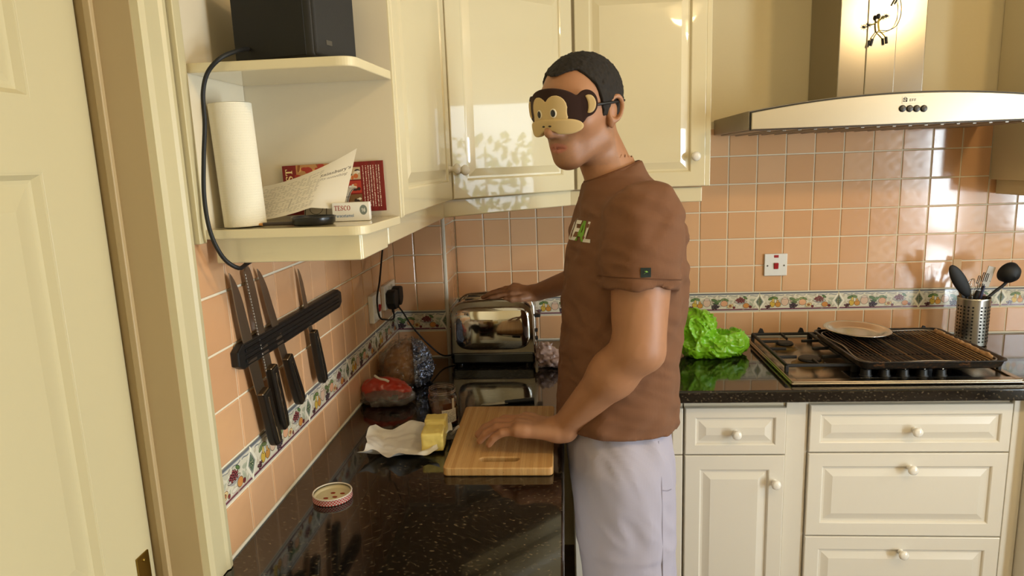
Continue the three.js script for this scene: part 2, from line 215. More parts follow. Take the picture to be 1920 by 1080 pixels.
// ---------------------------------------------------------------- wall tiles, each a piece of its own
const P = 0.105, J = 0.0048, BT = 1.0886, BB = 1.0107, WT = 0.91;      // pitch, joint, border top and bottom, worktop
const tileBump = dataTex(128, (u, v) => { const g = 0.5 + 0.5 * tn(u, v, 3, 1); return [g, g, g]; }, false);
const tileMats = ['#d9a97d', '#d6a579', '#dbad84', '#d4a276'].map((c) => M(c, 0.2, { bumpMap: tileBump, bumpScale: 0.0006, clearcoat: 0.7, clearcoatRoughness: 0.08 }));
const borderTex = canvasTex(1024, 268, (c, w, h) => {
  c.fillStyle = '#ddd6c0'; c.fillRect(0, 0, w, h);
  c.fillStyle = '#6d7176'; c.fillRect(0, 0, w, 20); c.fillStyle = '#a9abab'; c.fillRect(0, 20, w, 7);
  c.strokeStyle = '#7b7f86'; c.lineWidth = 9; for (let k = 0; k < 7; k++) { c.beginPath(); c.moveTo(60 + k * 140, 46); c.bezierCurveTo(90 + k * 140, 20, 130 + k * 140, 70, 175 + k * 140, 36); c.stroke(); }
  c.fillStyle = '#6d3340'; c.fillRect(0, h - 34, w, 14); c.fillStyle = '#8d8a92'; c.fillRect(0, h - 20, w, 6); c.fillStyle = '#b9a6a4'; c.fillRect(0, h - 42, w, 6);
  const blob = (x, y, rx, ry, f, s = '#4a3326', a = 0) => { c.beginPath(); c.ellipse(x, y, rx, ry, a, 0, 7); c.fillStyle = f; c.fill(); c.strokeStyle = s; c.lineWidth = 4; c.stroke(); };
  const wash = ['#b9b59c', '#a7ab93', '#c4b59a', '#b3a58f', '#9fa68e']; for (let k = 0; k < 90; k++) { c.globalAlpha = 0.55; c.fillStyle = wash[k % 5]; c.beginPath(); c.ellipse(rnd() * w, 50 + rnd() * 170, 14 + rnd() * 30, 8 + rnd() * 14, rnd() * 3, 0, 7); c.fill(); } c.globalAlpha = 1;
  const leaf = (x, y, r, a, f = '#5f7a4a') => { blob(x, y, r, r * 0.45, f, '#39492f', a); };
  const berries = (x, y, n, f) => { for (let k = 0; k < n; k++) { const a = k * 2.4, q = 9 * Math.sqrt(k); blob(x + q * Math.cos(a) * 1.5, y + q * Math.sin(a), 11, 11, f, '#2d1d22'); c.fillStyle = '#e8dfd8'; c.fillRect(x + q * Math.cos(a) * 1.5 - 4, y + q * Math.sin(a) - 5, 4, 4); } };
  leaf(150, 88, 42, -0.5); leaf(205, 82, 36, 0.4, '#71884f');                                          // pears
  blob(168, 170, 34, 44, '#d2b04c'); blob(176, 118, 16, 30, '#d8bd62'); blob(240, 176, 36, 38, '#cf9245'); blob(236, 132, 14, 22, '#d6a558');
  berries(110, 205, 7, '#5c2a33');
  blob(330, 140, 48, 56, '#d9b9a0'); blob(330, 90, 38, 12, '#e3cfbd'); c.strokeStyle = '#8b6f63'; c.lineWidth = 8; c.beginPath(); c.arc(382, 138, 26, -1.4, 1.4); c.stroke();   // jug
  leaf(430, 104, 44, 0.4, '#58734a'); leaf(480, 120, 40, -0.5, '#6a8452'); leaf(450, 150, 38, 0, '#4e6842'); berries(440, 198, 16, '#3a2c3c');                                    // vine and grapes
  blob(560, 150, 46, 44, '#dca67f'); leaf(545, 92, 36, -0.3, '#7c8e5c'); leaf(590, 100, 30, 0.5, '#66804f');                                                                       // peach
  blob(640, 188, 42, 28, '#dfc48c', '#7c5a3c', -0.3); blob(640, 188, 17, 14, '#a8643f'); blob(690, 212, 16, 16, '#7c2f34');                                                       // halved fruit
  c.fillStyle = '#a7a4a0'; c.beginPath(); c.moveTo(690, 130); c.quadraticCurveTo(770, 210, 860, 130); c.closePath(); c.fill(); blob(775, 130, 86, 16, '#c9c3b8'); berries(775, 104, 18, '#8b3236'); leaf(835, 70, 30, 0.6);   // bowl of cherries
  blob(850, 186, 40, 36, '#cf8d4c'); blob(905, 204, 20, 18, '#6f2a30'); blob(770, 206, 40, 16, '#e3dccb', '#a79a8a');
  for (const x of [0, w]) { c.fillStyle = '#ece6d2'; c.beginPath(); c.moveTo(x - 78, h / 2); c.lineTo(x, 6); c.lineTo(x + 78, h / 2); c.lineTo(x, h - 6); c.fill();               // half diamonds at the joints
    c.fillStyle = '#8f9186'; c.beginPath(); c.moveTo(x - 50, h / 2); c.lineTo(x, 48); c.lineTo(x + 50, h / 2); c.lineTo(x, h - 48); c.fill(); c.fillStyle = '#60705a'; c.beginPath(); c.moveTo(x - 36, h / 2); c.lineTo(x, 70); c.lineTo(x + 36, h / 2); c.lineTo(x, h - 70); c.fill();
    for (let k = 0; k < 4; k++) leaf(x + 14 * Math.cos(k * 1.57 + 0.78), h / 2 + 18 * Math.sin(k * 1.57 + 0.78), 15, k * 1.57 + 0.78, '#a3a888'); }
});
const borderMat = M('#ffffff', 0.22, { map: borderTex, clearcoat: 0.6, clearcoatRoughness: 0.08 });
const tileCache = new Map();
function tileGeo(w, h, u0 = 0, u1 = 1) {
  const key = [w, h, u0, u1].map((q) => q.toFixed(4)).join(); if (tileCache.has(key)) return tileCache.get(key);
  const g = new THREE.BufferGeometry(), b = 0.0016, d = 0.0032, x = w / 2, y = h / 2, pos = [], uv = [], idx = [];
  for (const [i, z] of [[0, -0.002], [0, d - b * 0.7], [b, d]]) for (const [sx, sy] of [[-1, -1], [1, -1], [1, 1], [-1, 1]]) { pos.push(sx * (x - i), sy * (y - i), z); uv.push(u0 + (u1 - u0) * (0.5 + sx * (0.5 - i / w)), 0.5 + sy * (0.5 - i / h)); }
  for (let l = 0; l < 2; l++) for (let k = 0; k < 4; k++) { const a = l * 4 + k, n = l * 4 + (k + 1) % 4; idx.push(a, n, n + 4, a, n + 4, a + 4); }
  idx.push(8, 9, 10, 8, 10, 11); g.setAttribute('position', new THREE.Float32BufferAttribute(pos, 3)); g.setAttribute('uv', new THREE.Float32BufferAttribute(uv, 2)); g.setIndex(idx);
  const c = toCreasedNormals(g, 0.3); tileCache.set(key, c); return c;
}
// lays tiles on a wall: u runs along the wall from an origin, v is height; turn is the wall's rotation about y
function tileWall(parent, origin, turn, us, vs, skip, joints) {
  const hold = new THREE.Vector3().copy(parent.position), put = (name, u0, u1, v0, v1, geo, mat) => {
    const c = V((u0 + u1) / 2, (v0 + v1) / 2, 0).applyAxisAngle(V(0, 1, 0), turn).add(origin).sub(hold); part(parent, name, geo, mat, c, [0, turn, 0]);
  };
  for (let i = 0; i + 1 < us.length; i++) for (const [v0, v1] of vs) {
    if (skip && skip(us[i], us[i + 1], v0, v1)) continue;
    put('tile', us[i] + J / 2, us[i + 1] - J / 2, v0 + J / 2, v1 - J / 2, tileGeo(us[i + 1] - us[i] - J, v1 - v0 - J), tileMats[Math.floor(rnd() * 4)]);
  }
  const a = us[0], b = us[us.length - 1], cuts = [a, ...joints.filter((q) => q > a + 0.004 && q < b - 0.004), b];
  for (let i = 0; i + 1 < cuts.length; i++) {
    const first = i === 0 && joints[0] !== a, p0 = first ? cuts[1] - 0.3 : cuts[i], f0 = first ? 1 - (cuts[1] - cuts[0]) / 0.3 : 0, f1 = Math.min(1, (cuts[i + 1] - p0) / 0.3);
    put('border_tile', cuts[i] + 0.001, cuts[i + 1] - 0.001, BB + J / 2, BT - J / 2, tileGeo(cuts[i + 1] - cuts[i] - 0.002, BT - BB - J, Math.max(0, f0), f1), borderMat);
  }
}
const rowsUp = (n) => [[WT + 0.004, BB], ...Array.from({ length: n }, (_, j) => [BT + j * P, BT + (j + 1) * P])];
const BOX = { x: 0.198, z: 0.2274 };                                        // tiled pipe boxing in the corner
{ const us = [0.2]; for (let i = 0; i < 28; i++) us.push(0.3137 + i * P);
  part(wallBack, 'grout', new THREE.BoxGeometry(us[us.length - 1] - 0.2, BT + 6 * P - WT, 0.002), MAT.grout, V((us[us.length - 1] + 0.2) / 2, (BT + 6 * P + WT) / 2, -0.0005).sub(wallBack.position));
  tileWall(wallBack, V(0, 0, 0), 0, us, rowsUp(6), (a, b, v0) => (b < 1.08 && v0 > 1.5) || (a > 2.3 && v0 > 1.5) || (a > 2.95), Array.from({ length: 12 }, (_, k) => 1.387 - 4 * 0.2985 + k * 0.2985));
}
{ // left wall: u runs towards the back (-z), so the wall's frame is turned by 90 degrees
  const us = [-1.575]; for (let k = 0; k <= 11; k++) us.push(-1.4644 + k * P); us.push(-BOX.z - 0.001);
  part(wallLeft, 'grout', new THREE.BoxGeometry(0.002, BT + 4 * P - WT, 1.575 - BOX.z), MAT.grout, [-0.0005, (BT + 4 * P + WT) / 2, (1.575 + BOX.z) / 2]);
  tileWall(wallLeft, V(0, 0, 0), Math.PI / 2, us, rowsUp(4), null, [-1.446, -1.138, -0.832, -0.526]);
}
{ const box = structure('wall_boxing', new THREE.BoxGeometry(BOX.x - 0.003, ROOM.h, BOX.z - 0.003), MAT.grout, [(BOX.x - 0.003) / 2, ROOM.h / 2, (BOX.z - 0.003) / 2]);
  tileWall(box, V(0, 0, BOX.z - 0.002), 0, [0.001, 0.0811, 0.187], rowsUp(4), null, []);
  tileWall(box, V(BOX.x - 0.002, 0, 0), Math.PI / 2, [-BOX.z + 0.014, -0.107, -0.001], rowsUp(4), null, []);
  part(box, 'corner_bead', rbox(0.013, 1.55 - WT, 0.013, 0.005, 3), MAT.caulk, V(BOX.x - 0.006, (1.55 + WT) / 2, BOX.z - 0.006).sub(box.position));
}
{ const bead = (pts) => tube(pts, 0.004, 24, 6), y = WT + 0.002;
  structure('trim_5', merge(bead([[0.002, y, 1.57], [0.002, y, 1.2], [0.002, y, 0.7], [0.002, y, BOX.z + 0.002]]), bead([[0.004, y, BOX.z + 0.001], [0.1, y, BOX.z + 0.001], [BOX.x, y, BOX.z + 0.001]]), bead([[BOX.x + 0.002, y, 0.002], [1, y, 0.002], [2, y, 0.002], [3.2, y, 0.002]])), MAT.caulk);
}
// ---------------------------------------------------------------- worktop
const graniteTex = dataTex(512, (u, v) => {
  const a = tn(u, v, 26), b = tn(u, v, 60, 2), s = tn(u, v, 110, 7); let k = 0.035 + 0.02 * a;
  let r = k * 1.05, g = k * 0.95, bl = k * 0.85; if (b > 0.18) { const q = (b - 0.16) * 0.36; r += q * 0.9; g += q * 0.78; bl += q * 0.58; } if (s > 0.56) { r += 0.06; g += 0.055; bl += 0.05; } return [r * 1.6, g * 1.6, bl * 1.6];
});
const granite = M('#ffffff', 0.09, { map: graniteTex.clone(), clearcoat: 0.4, clearcoatRoughness: 0.03 }); granite.map.repeat.set(2.2, 2.2); granite.map.needsUpdate = true;
{ const s = poly([[0, 0], [3.3, 0], [3.3, -0.645], [0.622, -0.645], [0.622, -1.652], [0, -1.652]]);
  const g = new THREE.ExtrudeGeometry(s, { depth: 0.028, bevelEnabled: true, bevelThickness: 0.006, bevelSize: 0.006, bevelOffset: -0.006, bevelSegments: 3 });
  g.rotateX(-Math.PI / 2); // shape y = -z
  single('worktop', 'speckled black granite worktop running round the corner of the kitchen', 'worktop', planarUV(g.translate(0, 0.91 - 0.034, 0)), granite);
}
// ---------------------------------------------------------------- cabinets
const knobGeo = lathe([[0.0, 0.0315], [0.008, 0.031], [0.0135, 0.0275], [0.0155, 0.0225], [0.0135, 0.017], [0.008, 0.0125], [0.0065, 0.008], [0.0085, 0.002], [0.0095, 0]], 28); knobGeo.rotateX(Math.PI / 2);
function front(parent, name, w, h, pos, turn, knob, stile = 0.05, mat = pos[1] < 0.9 && parent.position.y < 1 ? MAT.base : MAT.gloss) {
  const d = part(parent, name, fielded(w, h, doorProfile(stile), 0.018), mat, pos, [0, turn, 0]);
  if (knob) part(d, 'knob', knobGeo, MAT.knob, [knob[0], knob[1], 0]);
  return d;
}
function baseUnit(label, x0, x1, fronts) {          // along the back wall; fronts: [name, y0, y1, knobDx, knobDy, stile]
  const t = thing('base_cabinet', label, 'cabinet', [(x0 + x1) / 2, 0, 0], 0, 'base cabinets'), w = x1 - x0;
  part(t, 'carcass', merge(at(rbox(w - 0.001, 0.72, 0.56, 0.001, 1), 0, 0.508, 0.30), at(rbox(w - 0.001, 0.1, 0.5, 0.001, 1), 0, 0.1 - 0.05 + 0.045, 0.27)), MAT.satin);
  for (const [n, y0, y1, kx, ky, st] of fronts) front(t, n, w - 0.004, y1 - y0, [0, (y0 + y1) / 2, 0.6], 0, [kx, ky], st);
  return t;
}
const dk = 0.034;
baseUnit('narrow white base cabinet of one drawer and one door, beside the drawer stack', 1.0, 1.315, [['drawer_front', 0.683, 0.838, 0.0, -0.004, dk], ['door', 0.12, 0.679, 0.125, 0.19, 0.05]]);
baseUnit('white base cabinet behind the shorts, mostly hidden by the man', 0.645, 0.997, [['drawer_front', 0.683, 0.838, 0, 0, dk], ['door', 0.12, 0.679, -0.13, 0.19, 0.05]]);
baseUnit('wide white stack of three drawers below the gas hob', 1.383, 1.985, [['drawer_front', 0.69, 0.846, 0.014, -0.004, dk], ['drawer_front', 0.405, 0.686, 0.009, 0.094, 0.046], ['drawer_front', 0.12, 0.401, 0.0, 0.09, 0.046]]);
single('filler_panel', 'narrow plain white filler strip between drawer stack and narrow cabinet', 'panel', rbox(0.066, 0.745, 0.02, 0.002), MAT.base, [1.349, 0.4925, 0.578]);
single('end_panel', 'plain white upright panel to the right of the drawer stack', 'panel', rbox(0.045, 0.755, 0.02, 0.002), MAT.base, [2.012, 0.4975, 0.582]);
single('end_panel', 'tall white side panel standing forward beyond the drawer stack', 'panel', rbox(0.02, 0.86, 0.60, 0.002), MAT.base, [2.047, 0.436, 0.34]);
{ const t = thing('base_cabinet', 'white base cabinet below the left worktop, facing the man', 'cabinet', [0, 0, 1.2], 0, 'base cabinets');
  part(t, 'carcass', at(rbox(0.56, 0.75, 0.86, 0.001, 1), 0.3, 0.49, 0), MAT.satin);
  for (const z of [-0.2175, 0.2175]) front(t, 'door', 0.43, 0.715, [0.602, 0.4925, z], Math.PI / 2);
}
{ const t = thing('wall_cabinet', 'cream wall cabinet on left wall beside the open shelves', 'cabinet', [0, 1.52, 0], 0, 'cream wall cabinets');
  part(t, 'carcass', at(rbox(0.293, 0.72, 0.655, 0.001, 1), 0.1465, 0.36, 1.0175), MAT.satin);
  part(t, 'side_panel', rbox(0.312, 0.72, 0.018, 0.001, 1), MAT.satin, [0.156, 0.36, 1.3365]);
  part(t, 'side_edge', rbox(0.004, 0.72, 0.018, 0.001, 1), MAT.gloss, [0.313, 0.36, 1.3365]);
  front(t, 'door', 0.606, 0.665, [0.315, 0.3335, 1.018], Math.PI / 2, [0.27, -0.245], 0.055);
  part(t, 'pelmet', rbox(0.018, 0.052, 0.63, 0.004), MAT.gloss, [0.279, -0.026, 1.035]);
}
{ const t = thing('corner_wall_cabinet', 'cream corner wall cabinet with diagonal door behind the eye mask', 'cabinet', [0, 1.52, 0], 0, 'cream wall cabinets');
  const s = poly([[0.2, -0.23], [0.665, -0.002], [0.665, -0.338], [0.3, -0.703], [0.002, -0.703], [0.002, -0.23]]); const g = extrude(s, 0.72, 0); g.rotateX(-Math.PI / 2);
  part(t, 'carcass', g, MAT.satin);
  front(t, 'door', 0.502, 0.665, [0.494, 0.3335, 0.526], Math.PI / 4, [-0.222, -0.25], 0.055);
  const pm = part(t, 'pelmet', rbox(0.54, 0.052, 0.018, 0.004), MAT.gloss, [0.466, -0.026, 0.503], [0, Math.PI / 4, 0]);
}
{ const t = thing('wall_cabinet', 'cream wall cabinet on back wall behind the man, left of hood', 'cabinet', [0, 1.52, 0], 0, 'cream wall cabinets');
  part(t, 'carcass', at(rbox(0.43, 0.72, 0.322, 0.001, 1), 0.885, 0.36, 0.165), MAT.satin);
  front(t, 'door', 0.424, 0.665, [0.891, 0.3335, 0.345], 0, [0.178, -0.235], 0.05);
  part(t, 'side_panel', rbox(0.018, 0.72, 0.335, 0.003), MAT.gloss, [1.112, 0.36, 0.171]);
  part(t, 'pelmet', rbox(0.45, 0.05, 0.018, 0.004), MAT.gloss, [0.873, -0.027, 0.316]);
}
{ const t = thing('wall_cabinet', 'cream wall cabinet to the right of the steel hood, side on', 'cabinet', [0, 1.50, 0], 0, 'cream wall cabinets');
  part(t, 'carcass', rbox(0.6, 0.72, 0.315, 0.001, 1), MAT.satin, [2.513, 0.36, 0.16]);
  part(t, 'side_panel', rbox(0.018, 0.73, 0.335, 0.002), MAT.wall, [2.212, 0.361, 0.169]);
  front(t, 'door', 0.596, 0.665, [2.52, 0.3335, 0.34], 0, [-0.26, -0.235]);
  part(t, 'pelmet', merge(at(rbox(0.59, 0.055, 0.018, 0.004), 2.52, -0.029, 0.3), at(rbox(0.018, 0.055, 0.29, 0.004), 2.232, -0.029, 0.155)), MAT.wall);
}
{ // open end shelves by the door
  const t = thing('open_shelf_unit', 'cream open end shelves between the door frame and wall cabinet', 'shelf unit', [0, 1.508, 0]);
  part(t, 'back_panel', rbox(0.016, 0.73, 0.205, 0.001, 1), MAT.satin, [0.012, 0.365, 1.449]);
  part(t, 'end_post', rbox(0.024, 0.74, 0.023, 0.002), MAT.trim, [0.012, 0.365, 1.564]);
  const sh = () => { const s = new THREE.Shape(), x = 0.302, z = 1.548, r = 0.03; s.moveTo(0.021, -1.347); s.lineTo(0.312, -1.347); s.lineTo(x, -z + r); s.quadraticCurveTo(x - 0.001, -z, x - r, -z); s.lineTo(0.021, -z); const g = new THREE.ExtrudeGeometry(s, { depth: 0.012, bevelEnabled: true, bevelSize: 0.002, bevelThickness: 0.002, bevelOffset: -0.002, bevelSegments: 2, curveSegments: 10 }); g.rotateX(-Math.PI / 2); return g.translate(0, 0.002, 0); };
  for (const y of [0, 0.276, 0.55]) part(t, 'shelf', sh(), MAT.gloss, [0, y, 0]);
  part(t, 'pelmet', merge(at(rbox(0.262, 0.046, 0.016, 0.003), 0.153, -0.022, 1.518), at(rbox(0.016, 0.046, 0.168, 0.003), 0.278, -0.022, 1.437)), MAT.gloss);
}
// ---------------------------------------------------------------- lamps on the ceiling (out of frame above)
for (const [i, [x, z]] of LAMPS.entries()) {
  const t = thing('ceiling_lamp', i ? 'round opal ceiling lamp above the hob side of the room' : 'round opal ceiling lamp near the middle of the room', 'lamp', [x, ROOM.h, z]);
  part(t, 'base_plate', lathe([[0, 0], [0.11, 0], [0.11, -0.02], [0.1, -0.026], [0, -0.026]], 32), MAT.white);
  part(t, 'glowing_shade', lathe([[0, -0.09], [0.05, -0.084], [0.085, -0.062], [0.1, -0.03], [0.1, -0.026]], 32), M('#f6e8cc', 0.4, { emissive: LAMP_COLOR, emissiveIntensity: 6 }));
  const l = new THREE.PointLight(LAMP_COLOR, LAMP_POWER[i], 0, 2); l.position.set(0, -0.05, 0); l.castShadow = true; l.shadow.radius = 3.5; t.add(l);
}
// ---------------------------------------------------------------- extractor hood
{ const t = thing('extractor_hood', 'stainless steel extractor hood with arched canopy and square chimney', 'hood', [1.675, 1.688, 0]);
  const prof = (m, b) => { const s = new THREE.Shape(), hw = 0.472 - m; s.moveTo(-hw, b); s.lineTo(hw, b); s.lineTo(hw, 0.058 - m); s.quadraticCurveTo(0, 0.135 - m, -hw, 0.058 - m); s.closePath(); return s; };
  part(t, 'canopy', extrude(prof(0, 0.008), 0.488, 0.002, 30), MAT.steelDull, [0, 0, 0.004]);
  part(t, 'gasket', extrude(prof(0.0015, 0.003), 0.008, 0.001, 30), MAT.black, [0, 0, 0.491]);
  const fp = part(t, 'front_plate', extrude(prof(0.006, 0.006), 0.008, 0.002, 30), M('#c6bda8', 0.34, { metalness: 1 }), [0, 0, 0.497]);
  part(t, 'underside_filter', merge(at(rbox(0.9, 0.006, 0.46, 0.002), 0, 0.004, 0.245), ...Array.from({ length: 18 }, (_, k) => at(rbox(0.012, 0.006, 0.4, 0.002), -0.4 + k * 0.047, 0, 0.245))), MAT.steelDull);
  const chm = M('#a39c90', 0.21, { metalness: 1 }), ch = part(t, 'chimney', rbox(0.27, 0.66, 0.272, 0.003), chm, [0, 0.43, 0.138]);
  part(ch, 'chimney_cover', rbox(0.093, 0.66, 0.006, 0.003), chm, [-0.004, 0, 0.137]);
  for (const u of [1692, 1705.5, 1718.5, 1732]) { const b = px(u, 203.5, 'z', 0.505), k = part(fp, 'button', lathe([[0, 0.006], [0.0075, 0.006], [0.0085, 0.004], [0.0085, 0]], 20), M('#3b3833', 0.35), [b.x - 1.675, b.y - 1.688, 0.008], [Math.PI / 2, 0, 0]); part(k, 'button_ring', new THREE.TorusGeometry(0.0092, 0.001, 6, 20), MAT.black, [0, 0.001, 0], [Math.PI / 2, 0, 0]); }
  const logo = canvasTex(256, 96, (c, w, h) => { c.fillStyle = '#cfc6b2'; c.fillRect(0, 0, w, h); c.strokeStyle = '#2a2622'; c.lineWidth = 7; c.strokeRect(14, 26, 44, 44); c.beginPath(); c.moveTo(10, 28); c.lineTo(36, 8); c.lineTo(62, 28); c.stroke(); c.fillStyle = '#2a2622'; c.font = 'bold 52px sans-serif'; c.fillText('N', 19, 66); c.font = 'bold 50px sans-serif'; c.fillText('EFF', 84, 68); });
  const q = px(1712, 187, 'z', 0.506); part(fp, 'logo_plate', rbox(0.062, 0.02, 0.001, 0.0004, 1), M('#ffffff', 0.4, { map: logo, metalness: 0.6 }), [q.x - 1.675, q.y - 1.688, 0.0082]);
}
{ // little bendy wire man stuck to the chimney
  const t = thing('wire_figure', 'small bendy wire man with magnetic hands clinging to the hood chimney', 'toy', px(1655, 55, 'z', 0.293)), w = M('#8a7a22', 0.4), p = (u, v, d = 0) => px(u, v, 'z', 0.29 + d).sub(t.position);
  part(t, 'body_wire', merge(tube([p(1648, 34), p(1647, 46), p(1648, 57)], 0.0028, 8, 6)), M('#c2a53a', 0.4));
  part(t, 'head', lathe([[0, 0.009], [0.005, 0.008], [0.0065, 0], [0.004, -0.007], [0, -0.008]], 12), MAT.black, p(1647, 31));
  for (const [a, b, c] of [[[1647, 42], [1637, 45], [1628, 47]], [[1648, 40], [1656, 33], [1662, 30]]]) { const h = part(t, 'arm', tube([p(...a), p(...b), p(...c)], 0.0017, 8, 6), w);
    part(h, 'spiky_hand', merge(Array.from({ length: 8 }, (_, k) => rod(p(...c), p(c[0] + 8 * Math.cos(k * 0.785), c[1] + 7 * Math.sin(k * 0.785)), 0.002, 0.0006, 5))), MAT.black); }
  for (const [a, b, c] of [[[1648, 57], [1641, 66], [1636, 75]], [[1648, 57], [1656, 65], [1661, 71]]]) { const l = part(t, 'leg', tube([p(...a), p(...b), p(...c)], 0.0017, 8, 6), w); part(l, 'magnet_foot', rod(p(c[0], c[1] - 2), p(c[0] - (c[0] < 1650 ? 4 : -1), c[1] + 11), 0.0045, 0.0045, 10), MAT.black); }
  part(t, 'tail_wire', tube([p(1648, 57), p(1665, 57), p(1680, 49), p(1688, 32), p(1690, 12), p(1686, -6), p(1680, -14)], 0.0014, 30, 6), MAT.black);
  part(t, 'clip', rod(p(1677, 8), p(1684, -4), 0.003, 0.003, 8), MAT.black);
}
// ---------------------------------------------------------------- gas hob
const HOB = { x0: 1.322, x1: 2.005, z0: 0.07, z1: 0.606, y: 0.911 };
{ const w = HOB.x1 - HOB.x0, d = HOB.z1 - HOB.z0, t = thing('gas_hob', 'stainless steel five burner gas hob with black cast iron supports', 'hob', [(HOB.x0 + HOB.x1) / 2, HOB.y, (HOB.z0 + HOB.z1) / 2]);
  part(t, 'steel_plate', merge(at(rbox(w, 0.009, d, 0.004, 3), 0, 0.0045, 0), ...[-1, 1].map((s) => at(rbox(0.022, 0.008, d - 0.01, 0.004), s * (w / 2 - 0.013), 0.010, 0)), at(rbox(w - 0.01, 0.007, 0.03, 0.003), 0, 0.0095, d / 2 - 0.018)), M('#a89c88', 0.26, { metalness: 1 }));
  part(t, 'control_strip', rbox(0.36, 0.002, 0.075, 0.0008, 1), MAT.blackGloss, [0.03, 0.0105, d / 2 - 0.075]);
  const burners = [[-0.24, -0.13, 0.03], [-0.22, 0.07, 0.036], [0.0, -0.04, 0.05], [0.235, -0.13, 0.036], [0.235, 0.07, 0.026]];
  for (const [x, z, r] of burners) { const b = part(t, 'burner', lathe([[0, 0.014], [r * 1.15, 0.014], [r * 1.25, 0.006], [r * 1.5, 0.002], [r * 1.6, 0]], 32), M('#8d7a4e', 0.4, { metalness: 1 }), [x, 0.009, z]); part(b, 'burner_cap', lathe([[0, 0.024], [r * 0.9, 0.023], [r, 0.019], [r * 1.02, 0.014], [0, 0.014]], 32), MAT.iron); }
  for (const [a, b] of [[-0.325, -0.118], [-0.112, 0.112], [0.118, 0.325]]) {
    const g = [], y = 0.034, z0 = -0.235, z1 = 0.165, bar = (x0, zz0, x1, zz1, h = 0.009) => { const dx = x1 - x0, dz = zz1 - zz0; g.push(rbox(Math.abs(dx) + h, 0.011, Math.abs(dz) + h, 0.003).translate((x0 + x1) / 2, y, (zz0 + zz1) / 2)); };
    bar(a, z0, b, z0); bar(a, z1, b, z1); bar(a, z0, a, z1); bar(b, z0, b, z1); const m = (a + b) / 2; bar(a, -0.03, a + 0.055, -0.03); bar(b - 0.055, -0.03, b, -0.03);
    for (const z of [-0.13, 0.07]) { bar(a, z, a + 0.06, z, 0.007); bar(b - 0.06, z, b, z, 0.007); } for (const [q, r] of [[z0, z0 + 0.07], [z1 - 0.06, z1]]) bar(m, q, m, r, 0.007);
    for (const [x, z] of [[a, z0], [b, z0], [a, z1], [b, z1]]) g.push(rbox(0.012, 0.03, 0.012, 0.003).translate(x, 0.02, z));
    const sp = part(t, 'pan_support', merge(g), MAT.iron); for (const [x, z] of [[a + 0.03, z0], [b - 0.03, z0]]) part(sp, 'finger', extrude(poly([[-0.012, 0], [0.012, 0], [0.004, 0.018], [-0.003, 0.02]]), 0.006, 0.001), MAT.iron, [x, y + 0.003, z - 0.003]);
  }
  for (const u of [1623, 1658, 1693, 1729, 1763]) { const k = px(u, 702, 'y', 0.925).sub(t.position); const b = part(t, 'control_knob', lathe([[0, 0.024], [0.013, 0.023], [0.015, 0.02], [0.0165, 0.004], [0.019, 0.002], [0.019, 0]], 28), MAT.black, [k.x, 0.0115, k.z]); part(b, 'knob_cap', rbox(0.005, 0.004, 0.028, 0.001), MAT.steel, [0, 0.0245, 0]); }
}
